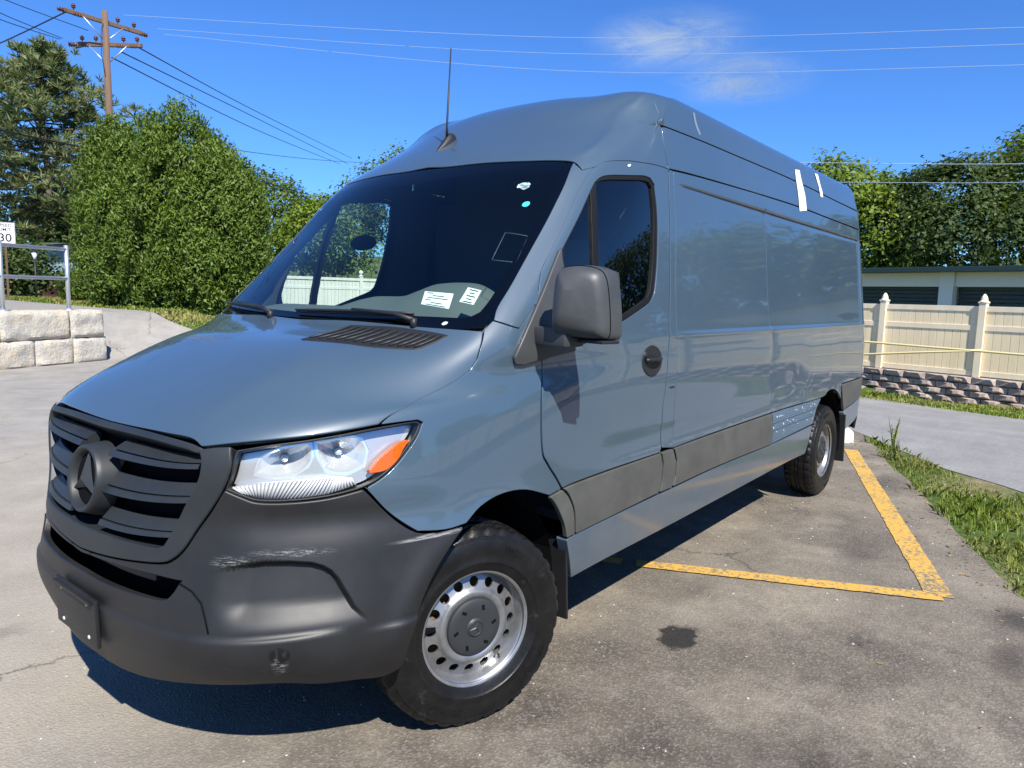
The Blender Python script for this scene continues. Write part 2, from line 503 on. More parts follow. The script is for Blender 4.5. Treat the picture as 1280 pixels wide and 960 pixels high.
def panel(name, poly, mats, parent=None, holes=(), step=.05, bstep=.02, gap=.0025, depth=.018, mirror=None, off=0., mid=(), smooth=True,
          edge=.002, flip_only=False, fn=None, corner=25., **kw):
    """A sheet cut out of the master surface along `poly` (u, v), turned in at its edges.
    mirror: None (left only), 'join' (both halves in one sheet), 'right' (mirrored only)."""
    forced = [len(q) > 2 for q in poly]
    poly = np.array([tuple(q)[:2] for q in poly], float)
    su, sv = _metric(poly)
    sc = np.array([su, sv])
    on_axis = lambda q: (q[:, 0] < 1e-4) | (q[:, 1] > NR-1-1e-4)
    loops = []
    for k, L in enumerate([poly]+[np.array(h, float) for h in holes]):
        Q = L*sc
        if smooth:
            Q = smooth_poly(Q, corner, forced=forced if k == 0 else None)
        Q = resample(Q, bstep)
        ax = on_axis(Q/sc) if mirror == 'join' else np.zeros(len(Q), bool)
        if gap:
            gg = gap+(edge if depth > 0 else 0.)
            Q2 = offset_in(Q, gg if k == 0 else -gg)
            Q2[:, 0] = np.where(ax & (Q[:, 0] < 1e-4*su), 0., Q2[:, 0])
            Q2[:, 1] = np.where(ax & (Q[:, 1]/sv > NR-1-1e-4), (NR-1)*sv, Q2[:, 1])
            Q = Q2
        Q[:, 0] = np.maximum(Q[:, 0], 0)
        loops.append((Q, ax))
    B = loops[0][0]
    lo, hi = B.min(0), B.max(0)
    gx = np.arange(lo[0]+step*.5, hi[0], step); gy = np.arange(lo[1]+step*.5, hi[1], step)
    G = np.array([(a+(step*.5 if j % 2 else 0), b) for j, b in enumerate(gy) for a in gx]).reshape(-1, 2)
    if len(mid):
        Mi = np.array(mid, float)*sc
        dm = np.full(len(G), 9.)
        for i0 in range(0, len(Mi), 128):
            dm = np.minimum(dm, np.sqrt(((G[:, None]-Mi[None, i0:i0+128])**2).sum(-1)).min(1))
        G = G[dm > step*.45]
        G = np.concatenate([G, np.array(mid, float)*sc])
    if len(G):
        G = G[inside(B, G)]
    for Q, _ in loops[1:]:
        if len(G):
            G = G[~inside(Q, G)]
    if len(G):
        allb = np.concatenate([q for q, _ in loops])
        dmin = np.full(len(G), 9.)
        for i0 in range(0, len(allb), 64):
            dmin = np.minimum(dmin, np.sqrt(((G[:, None]-allb[None, i0:i0+64])**2).sum(-1)).min(1))
        G = G[dmin > bstep*.45]
    verts = []; edges = []
    for Q, _ in loops:
        o = len(verts); n = len(Q)
        verts += [Vector(q) for q in Q]
        edges += [(o+i, o+(i+1) % n) for i in range(n)]
    nb = len(verts)
    verts += [Vector(g) for g in G]
    V, E_, F, *_r = delaunay_2d_cdt(verts, edges, [], 0, 1e-7)
    V = np.array([tuple(q) for q in V]); F = np.array([f for f in F if len(f) == 3])
    cen = V[F].mean(1)
    ok = inside(loops[0][0], cen)
    for Q, _ in loops[1:]:
        ok &= ~inside(Q, cen)
    F = F[ok]
    a, b, c = V[F[:, 0]], V[F[:, 1]], V[F[:, 2]]
    ar = (b[:, 0]-a[:, 0])*(c[:, 1]-a[:, 1])-(b[:, 1]-a[:, 1])*(c[:, 0]-a[:, 0])
    F = F[np.abs(ar) > 1e-9]; ar = ar[np.abs(ar) > 1e-9]
    F[ar < 0] = F[ar < 0][:, ::-1]
    used = np.unique(F); remap = -np.ones(len(V), int); remap[used] = np.arange(len(used))
    V = V[used]; F = remap[F]
    U = V/sc
    U[:, 1] = np.minimum(U[:, 1], NR-1)
    P = SURF(U[:, 0], U[:, 1]); Nn = SN(U[:, 0], U[:, 1])
    P = P+Nn*off
    if fn is not None:
        P, Nn = fn(P, Nn, U)
    # turned-in edges
    cnt = {}
    for f in F:
        for k in range(3):
            e = (f[k], f[(k+1) % 3])
            cnt[e] = cnt.get(e, 0)+1
    bnd = [e for e in cnt if (e[1], e[0]) not in cnt]
    if mirror == 'join':
        axis = lambda i: U[i, 0] < 1e-4 or U[i, 1] > NR-1-1e-3
        bnd = [e for e in bnd if not (axis(e[0]) and axis(e[1]))]
    VP = list(P); VN = list(Nn); FF = [tuple(f) for f in F]
    if depth and bnd:
        outd = {}
        for i, j in bnd:
            t = P[j]-P[i]
            o = np.cross(t, Nn[i]); o /= np.linalg.norm(o)+1e-12
            for q in (i, j):
                outd[q] = outd.get(q, 0)+o
        ring1 = {}; ring2 = {}; ring3 = {}
        for q, o in outd.items():
            o = o/(np.linalg.norm(o)+1e-12)
            ring1[q] = len(VP); VP.append(P[q]+o*edge*.8-Nn[q]*edge*.5); nn = Nn[q]+o; VN.append(nn/np.linalg.norm(nn))
            ring2[q] = len(VP); VP.append(P[q]+o*edge-Nn[q]*edge*1.6); VN.append(o)
            ring3[q] = len(VP); VP.append(P[q]+o*edge-Nn[q]*depth); VN.append(o)
        for i, j in bnd:
            FF += [(j, i, ring1[i], ring1[j]), (ring1[j], ring1[i], ring2[i], ring2[j]), (ring2[j], ring2[i], ring3[i], ring3[j])]
    VP = np.array(VP); VN = np.array(VN)
    f3 = np.array([1., -1., 1.])
    def build(VP, VN, FF, par):
        me = bpy.data.meshes.new(name)
        me.from_pydata(VP.tolist(), [], FF)
        me.shade_smooth()
        me.normals_split_custom_set_from_vertices(VN.tolist())
        return mesh_obj(name, me, mats, par, **kw)
    if mirror == 'join':
        n = len(VP)
        VPm = VP*f3; VNm = VN*f3
        VN = VN.copy()
        c = np.abs(VP[:, 1]) < 1e-5
        VN[c, 1] = 0; VN[c] /= np.linalg.norm(VN[c], axis=-1, keepdims=True)+1e-12
        # weld on the centre plane
        idx = np.where(c, np.arange(n), np.cumsum(~c)-1+n)
        FFm = [tuple(int(idx[q]) for q in f[::-1]) for f in FF]
        return build(np.concatenate([VP, VPm[~c]]), np.concatenate([VN, VNm[~c]]), [tuple(int(q) for q in f) for f in FF]+FFm, parent)
    FF = [tuple(int(q) for q in f) for f in FF]
    if mirror == 'right':
        return build(VP*f3, VN*f3, [f[::-1] for f in FF], parent)
    return build(VP, VN, FF, parent)
# outlines of the body panels on the master surface (column, row)
UV = {
 'hood': [(0.0,4.015),(0.5559,4.0301),(1.1417,4.0578),(1.5514,4.0768),(1.7474,4.0529),(1.9067,3.9676),(2.3002,4.0326),(2.7203,4.0501),(3.1043,4.036),(3.5,4.0356),(3.9212,4.0541),(4.0042,4.2359),(4.153,4.5648),(4.2068,5.0649),(4.3258,5.3484),(4.4728,5.5908),(4.5941,5.7992),(4.6714,6.0211),(4.6093,6.3818),(4.3431,6.7769),(4.1237,6.9879),(3.0141,6.9584),(2.1623,6.9758),(0.9862,7.0401),(0.0,7.0)],
 'windshield': [(0.0,7.03),(1.0113,7.0122),(2.1976,6.9389),(3.0422,6.9344),(4.0428,7.0242),(4.111,7.3778),(4.1797,7.772),(4.2106,8.5451),(4.2212,9.0195),(4.2032,9.5357),(3.9184,10.001),(2.9368,10.0326),(2.0923,10.0323),(1.2025,10.0391),(0.5222,10.0215),(0.0,10.04)],
 'pillar': [(3.9184,10.001),(4.2032,9.5357),(4.2212,9.0195),(4.2106,8.5451),(4.1797,7.772),(4.111,7.3778),(4.2516,7.1672),(5.4877,7.1415),(5.7184,7.5558),(5.6185,7.7096),(5.2682,7.9985),(5.239,8.2526),(5.1461,8.6259),(5.0577,9.1787),(5.069,9.5951),(5.1432,9.919),(4.6337,9.8348)],
 'roof_cap': [(0.0,10.08),(0.5119,10.0327),(1.1929,10.0497),(2.0828,10.0423),(2.9245,10.0425),(3.9006,10.0104),(4.6203,9.8435),(5.1265,9.928),(5.5115,10.0739),(6.1061,10.148),(6.5478,10.1836),(7.3701,10.1711),(7.8398,10.1701),(7.9882,10.1541),(7.9258,10.521),(7.7467,11.4312),(6.4769,12.0501),(5.4141,12.699),(5.4141,15.0),(0.0,15.0)],
 'fender': [(3.9212,4.0541),(4.0042,4.2359),(4.153,4.5648),(4.2068,5.0649),(4.3258,5.3484),(4.4728,5.5908),(4.5941,5.7992),(4.6714,6.0211),(4.6093,6.3818),(4.3431,6.7769),(4.1237,6.9879),(4.2516,7.1672),(5.4877,7.1415),(5.7184,7.5558),(5.9225,7.2935),(6.0554,6.5708),(5.9143,4.1423),(5.8866,3.3295),(5.9476,3.0712),(6.0457,2.8315),(6.1311,2.5872),(5.9656,2.5324),(5.6724,2.7539),(5.3966,2.7968),(5.1525,2.7042),(4.9695,2.5152),(4.7438,2.4902),(4.4531,2.5463),(4.1252,2.8867),(3.9123,3.141),(3.8455,3.2062),(4.0599,3.3205),(4.2329,3.481),(4.4074,3.7361),(4.4717,3.9773),(4.4047,4.0403)],
 'bumper': [(0.0,2.1),(0.4023,2.149),(1.0693,2.2373),(1.5074,2.2935),(1.6717,2.3609),(1.8166,2.5159),(1.9711,2.796),(2.152,3.0786),(2.3044,3.358),(2.5077,3.2472),(2.6915,3.1686),(3.0299,3.1416),(3.4607,3.1493),(3.8455,3.2062),(3.9129,3.1316),(4.1252,2.8867),(4.4487,2.5474),(4.7436,2.4842),(4.9693,2.5029),(4.8125,2.2626),(4.645,1.9326),(4.5312,1.5738),(4.4408,1.1386),(4.2856,0.3875),(4.1761,0.1496),(3.8188,0.1695),(3.3014,0.2581),(2.8142,0.4532),(1.0,0.02),(0.0,0.02)],
 'intake': [(0.0,1.9),(0.4084,2.0784),(0.7123,2.104),(1.2833,2.1298),(1.7144,2.1111),(1.8304,2.1058),(1.7283,1.909),(1.5843,1.8157),(1.1154,1.7892),(0.4199,1.7609),(0.0,1.42)],
 'headlight': [(2.3043,3.3501),(2.3661,3.5866),(2.3673,3.9473),(2.7378,3.9934),(3.1159,3.9906),(3.5084,3.9953),(3.9278,4.0108),(4.4061,4.0227),(4.4728,3.9618),(4.4074,3.7361),(4.2329,3.481),(4.0599,3.3205),(3.8447,3.2155),(3.4602,3.1541),(3.0296,3.1446),(2.6913,3.1717),(2.5077,3.2472)],
 'signal': [(4.3292,3.7202),(4.2698,3.613),(4.2129,3.4935),(4.1259,3.4122),(4.0364,3.3793),(3.8998,3.3818),(3.9872,3.4995),(4.1066,3.6079),(4.2145,3.684)],
 'grille_frame': [(0.0,3.8),(1.1826,4.0176),(1.7225,3.9949),(1.9122,3.956),(2.118,3.9909),(2.313,4.0004),(2.3774,3.6951),(2.3044,3.3691),(2.1523,3.0897),(1.9704,2.8067),(1.8152,2.5264),(1.6701,2.3714),(1.5058,2.3041),(1.068,2.2483),(0.4012,2.1606),(0.0,2.0)],
 'grille_hole': [(0.0,3.72),(1.2109,3.9873),(1.7004,3.9677),(1.9323,3.9094),(1.9901,3.7937),(2.0073,3.6185),(1.9613,3.4427),(1.8088,3.1465),(1.7159,2.9479),(1.5961,2.6835),(1.5295,2.5558),(1.4176,2.5063),(1.2324,2.5065),(0.6652,2.4978),(0.0,2.2)],
 'slat1': [(1.8738,3.9405),(1.9705,3.8283),(2.0113,3.677)],
 'slat2': [(1.982,3.5014),(1.9613,3.4427),(1.8105,3.1804)],
 'slat3': [(1.738,2.9944),(1.7163,2.9259),(1.5971,2.6728)],
 'door': [(5.6185,7.7096),(5.2682,7.9985),(5.239,8.2526),(5.1461,8.6259),(5.0577,9.1787),(5.069,9.5951),(5.1432,9.919),(5.5115,10.0739),(6.1061,10.148),(6.5478,10.1836),(7.3701,10.1711),(7.8398,10.1701),(7.9882,10.1541),(8.0092,9.0526),(8.0004,7.9862),(7.9501,6.8789),(7.9017,4.1597),(7.875,3.5645),(7.8755,2.7498),(7.8467,2.6587),(6.9598,2.6514),(6.2941,2.6189),(6.1311,2.5872),(6.0457,2.8315),(5.9476,3.0712),(5.8866,3.3295),(5.9143,4.1423),(6.0554,6.5708)],
 'window': [(5.6478,9.5977),(5.7815,9.7072),(6.0463,9.7695),(6.6785,9.8301),(7.2739,9.8651),(7.5588,9.8418),(7.6861,9.7305),(7.7601,9.3002),(7.7877,8.8549),(7.7854,8.25),(7.7404,7.8084),(7.6951,7.6631),(7.5936,7.5559),(7.0502,7.1966),(6.6522,6.8287),(6.3318,6.5179),(6.2567,7.3017),(6.0084,8.0172),(5.7303,8.3497)],
 'divider': [(5.5731,9.5444),(5.7745,9.5873),(6.1389,9.1994),(6.4067,8.7717),(6.5748,8.4244),(6.688,8.0967),(6.7587,7.7943),(6.805,7.4331),(6.8239,6.9865),(6.7533,6.9521),(6.7308,7.4325),(6.6755,7.7908),(6.5987,8.0905),(6.4735,8.4151),(6.2887,8.7598),(5.977,9.1861)],
 'pillar_b': [(7.9882,10.1541),(8.071,10.1515),(8.0924,8.7599),(8.0597,7.0358),(8.0516,3.9397),(8.0518,3.1779),(8.0491,2.6712),(7.8755,2.7498),(7.875,3.5645),(7.9017,4.1597),(7.9501,6.8789),(8.0004,7.9862),(8.0092,9.0526),(7.9882,10.1541)],
 'side_front': [(8.071,10.1515),(8.5019,10.2155),(9.1903,10.3001),(9.4014,10.3145),(9.4501,9.1517),(9.4703,7.3635),(9.5174,5.6109),(9.5295,3.5344),(9.5361,2.7493),(8.6948,2.7157),(8.0491,2.6712),(8.0518,3.1779),(8.0516,3.9397),(8.0597,7.0358),(8.0924,8.7599)],
 'side_rear': [(9.4014,10.3145),(10.1474,10.3655),(10.9941,10.3353),(13.3438,10.2812),(13.2188,8.9919),(13.3438,7.0455),(13.3438,3.0312),(11.3104,2.9704),(11.3222,2.4067),(11.1655,2.7291),(10.9997,2.8807),(10.8281,2.8434),(10.7001,2.7151),(10.0731,2.7381),(9.5361,2.7493),(9.5295,3.5344),(9.5174,5.6109),(9.4703,7.3635),(9.4501,9.1517)],
 'upper_side': [(7.9258,10.521),(7.9881,10.1638),(8.5023,10.2374),(9.1906,10.3158),(10.1486,10.3968),(10.9963,10.3701),(13.3438,10.3438),(13.2812,11.2188),(11.3942,11.323),(10.7012,11.4021),(9.9355,11.4771),(9.2198,11.4594),(8.5725,11.4356),(8.1754,11.4034),(7.752,11.388)],
 'roof': [(7.7486,11.4167),(8.1748,11.4331),(8.5724,11.4678),(9.2205,11.4959),(9.9375,11.5181),(10.7052,11.4471),(11.4015,11.3709),(13.2812,11.2812),(12.9,13.3),(12.9,15.0),(5.4141,15.0),(5.4141,12.699),(6.4769,12.0501)],
 'mould_fender': [(5.9657,2.5179),(6.1313,2.5726),(6.2223,2.3807),(6.3009,2.0506),(6.3339,1.5487),(6.2211,1.5291),(6.1882,1.7786),(6.1479,1.9735),(6.0635,2.2762)],
 'mould_door': [(6.1526,2.5777),(6.2944,2.604),(6.9607,2.6352),(7.8471,2.6498),(7.8882,2.3887),(7.8837,2.0029),(7.856,1.6796),(7.0286,1.5943),(6.352,1.5352),(6.3185,2.0407),(6.2326,2.4064)],
 'mould_b': [(7.8742,2.6469),(8.0439,2.656),(8.0928,2.3706),(8.0955,1.9657),(8.0633,1.6812),(7.8831,1.6716),(7.9042,1.9904),(7.9085,2.3784)],
 'mould_side': [(8.0673,2.6622),(8.6956,2.6954),(9.5296,2.7296),(9.5721,2.2731),(9.5836,1.7182),(8.7331,1.744),(8.0865,1.6851),(8.1135,1.9525),(8.1107,2.3599)],
 'mould_missing': [(9.5526,2.73),(10.0747,2.7124),(10.6578,2.6912),(10.5544,2.3739),(10.4942,1.8262),(9.6071,1.7142),(9.5963,2.2583)],
 'sill': [(6.2224,1.4996),(6.3469,1.5196),(7.0301,1.5722),(8.0534,1.643),(8.7343,1.7172),(9.5829,1.7038),(10.4875,1.7811),(10.4549,1.1584),(10.4182,0.2224),(9.9184,0.2938),(8.813,0.1542),(8.161,0.0578),(7.3204,0.0),(6.3865,0.02),(6.3039,0.8443)],
 'mould_rear': [(11.3132,2.9418),(13.3438,2.9688),(13.2188,2.3438),(11.471,1.8807)],
 'sill_rear': [(11.4759,1.8422),(13.2188,2.2812),(13.2188,1.4062),(11.66,0.4919)],
 'sail': [(5.6389,8.3189),(5.7093,8.0397),(5.7415,7.5569),(5.5812,6.4385),(5.6161,6.1884),(5.7394,6.1295),(6.0552,6.3268),(6.2907,6.4895),(6.454,6.5993),(6.3912,7.303),(6.0747,7.9372)],
 'ribs': [(2.3508,3.368),(2.5745,3.4109),(2.7905,3.4171),(3.2176,3.4052),(3.5198,3.3913),(3.6703,3.3717),(3.7966,3.2595),(3.627,3.2107),(3.4578,3.1782),(3.2018,3.1577),(3.0281,3.1618),(2.6544,3.1918),(2.489,3.275)],
 'ribline': [(2.3785,3.3671),(2.7914,3.4064),(3.2188,3.3951),(3.5216,3.3767),(3.6993,3.3484),(2.5072,3.2742),(2.7616,3.1952),(3.0711,3.1673),(3.4568,3.1878),(3.7619,3.2555)],
 'bowl1': [(2.6201,3.516),(2.6412,3.7616),(2.7797,3.8966),(3.0187,3.939),(3.1623,3.9),(3.2271,3.6924),(3.197,3.56),(3.058,3.4596),(2.7864,3.4652)],
 'bowl2': [(3.2524,3.9172),(3.4378,3.9036),(3.6628,3.8994),(3.7864,3.8204),(3.878,3.6368),(3.8626,3.4722),(3.6925,3.4057),(3.4407,3.4671),(3.324,3.6727)],
 'handle': [(7.6298,5.3976)],
 'star': [(0.0,3.1778)],
 'vent': [(1.0598,6.0699),(1.184,6.8302),(2.1132,6.849),(3.2242,6.7689),(2.9966,6.3522),(2.0814,6.1774)],
 'arch_f': [(4.9695,2.5152),(5.1525,2.7042),(5.3966,2.7968),(5.6724,2.7539),(5.9656,2.5324),(4.8125,2.2626),(4.5312,1.5738),(4.2856,0.3875)],
 'arch_r': [(10.5019,1.1974),(10.5156,1.812),(10.598,2.3522),(10.7012,2.701),(10.8281,2.8434),(10.9997,2.8807),(11.1655,2.7291),(11.3055,2.4125),(11.4336,1.896)],
 'tape1': [(10.1044,12.114),(10.2083,12.1945),(10.2962,10.9404),(10.314,10.3392),(10.1418,10.215),(10.1307,10.8148)],
 'tape2': [(10.6061,12.4969),(10.6897,12.5483),(10.7835,11.5228),(10.7794,11.2272),(10.7093,11.2161),(10.6979,11.7593)],
 'scratch': [(8.244,12.5435),(8.2617,12.5947),(8.4699,11.6972),(8.4502,11.6345)],
 'wiper1': [(0.0,7.2053),(0.0,7.1224),(0.2763,7.1212)],
 'wiper2': [(0.0,7.1377),(0.5861,7.1374),(2.1137,7.0107)],
 'antenna': [(0.0,10.7119),(0.0,11.4762)],
 'stick1': [(2.0197,7.3892),(1.9321,7.5962),(2.5352,7.5658),(2.6478,7.3175)],
 'stick2': [(2.7683,7.4399),(2.765,7.67),(3.163,7.6252),(3.1853,7.3942)],
 'dot': [(2.9849,9.1449)],
 'dot2': [(2.8371,7.0411)],
 'sleeve': [(2.962,8.1108),(2.8727,8.5971),(3.7613,8.542),(3.8705,8.085)],
 'inspect': [(2.1898,9.6068),(3.0006,9.5441)],
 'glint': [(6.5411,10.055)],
 'mark': [(7.9931,4.0278)],
 'scuff': [(2.3179,2.3725),(2.7512,2.4035),(3.4255,2.4724)],
 'tear': [(3.1513,1.1026)],
}
# ------------------------------------------------------------------ van materials
def mat_paint():
    t = NT("blue_grey_paint", Roughness=.42, IOR=1.5, Coat_Weight=1., Coat_Roughness=.035, Coat_IOR=1.55)
    P = t.pos()
    n1 = t.noise(P, 1.7, 5, .6)
    n2 = t.noise(P, 38., 3, .6)
    base = t.mix(t.ramp(n1, [(.35, .0), (.75, 1.)]), (.0435, .0745, .107), (.050, .082, .115))
    # road film low on the flanks, thin dust on the upper faces
    z = t.sep(P)[2]
    low = t.math('MULTIPLY', t.ramp(z, [(.25, 1.), (.95, 0.)]), t.ramp(t.noise(P, 5.5, 6, .65), [(.35, .15), (.7, 1.)]))
    base = t.mix(t.math('MULTIPLY', low, .38), base, (.17, .16, .14))
    t.set('Base_Color', base)
    r = t.math('ADD', .028, t.math('MULTIPLY', low, .25))
    r = t.math('ADD', r, t.math('MULTIPLY', t.ramp(n2, [(.45, 0.), (.8, 1.)]), .035))
    t.set('Coat_Roughness', r)
    return t.m
def mat_plastic(name, col, col2, rough=.55, scuff=False, spec=.45):
    t = NT(name, Specular_IOR_Level=spec)
    P = t.pos()
    n = t.noise(P, 6., 6, .65)
    base = t.mix(t.ramp(n, [(.3, 0.), (.72, 1.)]), col, col2)
    rr = t.math('ADD', rough-.06, t.math('MULTIPLY', n, .16))
    if scuff:
        streak = t.noise(t.mapv(P, (9, 9, 160)), 1.6, 5, .7)
        hatch = t.noise(t.mapv(P, (34, 34, 260), rot=(.25, .35, .2)), 1., 6, .75)
        fine = t.noise(P, 300., 4, .7)
        hx = t.math('MULTIPLY', t.ramp(hatch, [(.50, 0.), (.60, 1.)]), t.ramp(fine, [(.38, .1), (.56, 1.)]))
        m = t.math('MULTIPLY', t.blob(P, (.80, .645, .770), (.09, .09, .026), .9), t.math('MULTIPLY', hx, .75))
        m2 = t.math('MULTIPLY', t.blob(P, (.665, .765, .797), (.19, .15, .018), .9), t.math('MULTIPLY', hx, .55))
        m3 = t.math('MULTIPLY', t.blob(P, (.26, .955, .795), (.22, .09, .009), .6), t.ramp(streak, [(.40, 0.), (.6, .6)]))
        m4 = t.math('MULTIPLY', t.blob(P, (.735, .79, .470), (.030, .030, .055), .7), t.math('MULTIPLY', hx, .75))
        m5 = t.math('MULTIPLY', t.blob(P, (.80, .62, .45), (.5, .5, .045), .9), t.ramp(t.noise(t.mapv(P, (25, 25, 120)), 2., 5, .7), [(.58, 0.), (.74, .13)]))
        mm = t.math('MAXIMUM', t.math('MAXIMUM', t.math('MAXIMUM', m, m2), t.math('MAXIMUM', m3, m4)), m5)
        base = t.mix(mm, base, (.40, .40, .39))
        dk = t.math('MULTIPLY', t.blob(P, (.735, .79, .505), (.035, .035, .03), .25), t.ramp(t.noise(P, 60., 3), [(.42, 0.), (.5, 1.)]))
        base = t.mix(dk, base, (.004, .004, .004))
    t.set('Base_Color', base)
    t.set('Roughness', rr)
    t.bump(t.noise(P, 900., 2), .12, .0006)
    return t.m
M['paint'] = mat_paint()
M['bumper'] = mat_plastic("black_bumper_plastic", (.0105, .0108, .0115), (.0175, .0175, .018), .46, True)
M['trim_grey'] = mat_plastic("weathered_grey_moulding", (.056, .057, .051), (.088, .088, .079), .6)
M['grille'] = mat_plastic("grey_grille_plastic", (.0145, .0175, .0195), (.022, .0255, .028), .48)
M['mirror_shell'] = mat_plastic("grey_mirror_plastic", (.040, .0425, .044), (.058, .061, .063), .44)
M['black'] = mat_plastic("black_trim", (.010, .010, .011), (.016, .016, .017), .5)
simple("void", (.004, .004, .005), .9, Specular_IOR_Level=.1)
simple("rubber_seal", (.006, .006, .006), .6, Specular_IOR_Level=.25)
simple("reflector_silver", (.74, .76, .78), .20, Metallic=.6)
simple("chrome", (.86, .87, .88), .06, Metallic=1.)
simple("lamp_silver", (.52, .535, .55), .30, Metallic=.55)
simple("lamp_dull", (.60, .61, .62), .4, Metallic=.3)
simple("white_sticker", (.75, .77, .74), .6)
simple("teal_sticker", (.10, .62, .60), .5)
simple("dash", (.085, .105, .098), .75)
simple("cabin_dark", (.040, .043, .048), .85)
simple("seat_fabric", (.07, .074, .08), .9)
simple("well_liner", (.006, .006, .006), .95, Specular_IOR_Level=.1)
def mat_glass(name, tint, refl=1.):
    t = NT(name)
    n = t.n; out = n["Material Output"]
    tr = t.new("ShaderNodeBsdfTransparent", {0: tint})
    gl = t.new("ShaderNodeBsdfGlossy", {'Color': (1, 1, 1), 'Roughness': .004})
    bf = t.new("ShaderNodeNewGeometry").outputs['Backfacing']
    fr = t.new("ShaderNodeFresnel", {'IOR': t.math('SUBTRACT', 1.52, t.math('MULTIPLY', bf, 1.52-1/1.52))})
    f = t.math('MULTIPLY', fr.outputs[0], 1.75*refl, clamp=True)
    mx = t.new("ShaderNodeMixShader", {0: f, 1: tr.outputs[0], 2: gl.outputs[0]})
    t.link(mx.outputs[0], out.inputs[0])
    n.remove(t.b)
    return t.m
M['windshield'] = mat_glass("windscreen_glass", (.80, .90, .88), .55)
M['door_glass'] = mat_glass("tinted_door_glass", (.78, .86, .84), .8)
M['lens'] = mat_glass("clear_lamp_lens", (.97, .98, .98), .4)
def mat_amber():
    t = NT("amber_lens", Base_Color=(.78, .10, .002), Roughness=.3, Specular_IOR_Level=.3)
    P = t.pos()
    w = t.new("ShaderNodeTexWave", {'Vector': P, 'Scale': 60.}, bands_direction='Z').outputs['Fac']
    t.bump(w, .25, .004)
    return t.m
M['amber'] = mat_amber()
def mat_adhesive():
    t = NT("bare_paint_with_old_adhesive")
    P = t.pos()
    n = t.noise(t.mapv(P, (4, 9, 16)), 2.2, 6, .72)
    w = t.ramp(n, [(.56, 0.), (.66, 1.)])
    t.set('Base_Color', t.mix(t.math('MULTIPLY', w, .45), (.060, .105, .155), (.20, .26, .32)))
    t.set('Roughness', t.math('ADD', .25, t.math('MULTIPLY', w, .4)))
    t.bump(n, .5, .006)
    return t.m
M['adhesive'] = mat_adhesive()
def mat_tyre():
    t = NT("tyre_rubber", Specular_IOR_Level=.3)
    P = t.coord('Object')
    n = t.noise(P, 9., 6, .7)
    t.set('Base_Color', t.mix(t.ramp(n, [(.42, 0.), (.78, 1.)]), (.006, .006, .006), (.013, .0125, .012)))
    t.set('Roughness', t.math('ADD', .26, t.math('MULTIPLY', n, .3)))
    g = t.noise(t.mapv(P, (5, 1, 5)), 2.4, 6, .75)
    t.set('Base_Color', t.mix(t.math('MULTIPLY', t.ramp(g, [(.60, 0.), (.72, 1.)]), .5), t.mix(t.ramp(n, [(.42, 0.), (.78, 1.)]), (.006, .006, .006), (.013, .0125, .012)), (.06, .056, .05)))
    t.bump(t.noise(P, 70., 4), .25, .004)
    return t.m
M['tyre'] = mat_tyre()
def mat_rim():
    t = NT("silver_wheel_paint", Metallic=.7, Coat_Weight=.3)
    P = t.coord('Object')
    n = t.noise(P, 14., 6, .7)
    t.set('Base_Color', t.mix(t.ramp(n, [(.45, 0.), (.8, 1.)]), (.30, .305, .31), (.15, .145, .13)))
    t.set('Roughness', t.math('ADD', .26, t.math('MULTIPLY', n, .2)))
    return t.m
M['rim'] = mat_rim()
simple("hub_cap_plastic", (.024, .026, .028), .5)
simple("frit", (.002, .002, .0025), .8, Specular_IOR_Level=.0)
simple("rusty_steel", (.22, .10, .035), .8)

van = empty("cargo_van", label="large blue grey high roof cargo van with black front bumper parked across the lot", cat="van")

# ------------------------------------------------------------------ outer panels
def zrows(u0, u1, du, zs=(1.39, 1.40, 1.404, 1.410, 1.416, 1.422, 1.428, 1.436, 2.140, 2.1455, 2.150, 2.1545, 2.160), v0=6.4, v1=10.4):
    """meshing points along lines of constant height, so that press lines come out crisp"""
    us = np.arange(u0, u1, du); out = []
    vv = np.linspace(v0, v1, 160)
    for u in us:
        z = S0(np.full(160, u), vv)[:, 2]
        out += [(u, float(np.interp(q, z, vv))) for q in zs]
    return out
_uu = np.linspace(12.5, 13.4, 120); _xx = S0(_uu, np.full(120, 8.5))[:, 0]
COLX = (_xx[::-1], _uu[::-1])
def S1(u, v, off=0.):
    """point of the van's skin, u < 0 means the right half"""
    p = SURF(np.array([abs(u)]), np.array([v]))[0]; n = SN(np.array([abs(u)]), np.array([v]))[0]
    p = p+n*off
    if u < 0:
        p = p*np.array([1, -1, 1.])
    return Vector(p)
def side(name, key, mats, both=True, **kw):
    o = panel(name, UV[key], mats, van, **kw)
    if both:
        kw.pop('label', None)
        panel(name, UV[key], mats, van, mirror='right', **{**kw, 'step': kw.get('step', .05)*2, 'bstep': .05})
    return o
hood = panel("hood", UV['hood'], M['paint'], van, mirror='join', step=.035, bstep=.015, depth=.022, edge=.004, gap=.0065)
FENDER_MID = []
side("fender", 'fender', M['paint'], step=.03, bstep=.012, gap=.003)
side("windscreen_pillar", 'pillar', M['paint'], step=.03, bstep=.012, gap=.0015)
RC = UV['roof_cap']; RC = RC[:-6]+[(*q, 1) for q in RC[-6:-2]]+RC[-2:]
RF = UV['roof']; RF = [(*RF[0], 1)]+RF[1:-2]+[(*q, 1) for q in RF[-2:]]
panel("roof_cap", RC, M['paint'], van, mirror='join', mid=[(u, v) for v in np.arange(10.15, 13.2, .09) for u in np.arange(3.55, 4.5, .07)]+zrows(7.0, 7.72, .05, (2.405, 2.412, 2.4165, 2.421, 2.4255, 2.430, 2.437), 10.5, 12.2), step=.04, bstep=.02, gap=.0012, depth=.006)
panel("roof", RF, M['paint'], van, mirror='join', step=.12, bstep=.05, gap=.004, depth=.02)
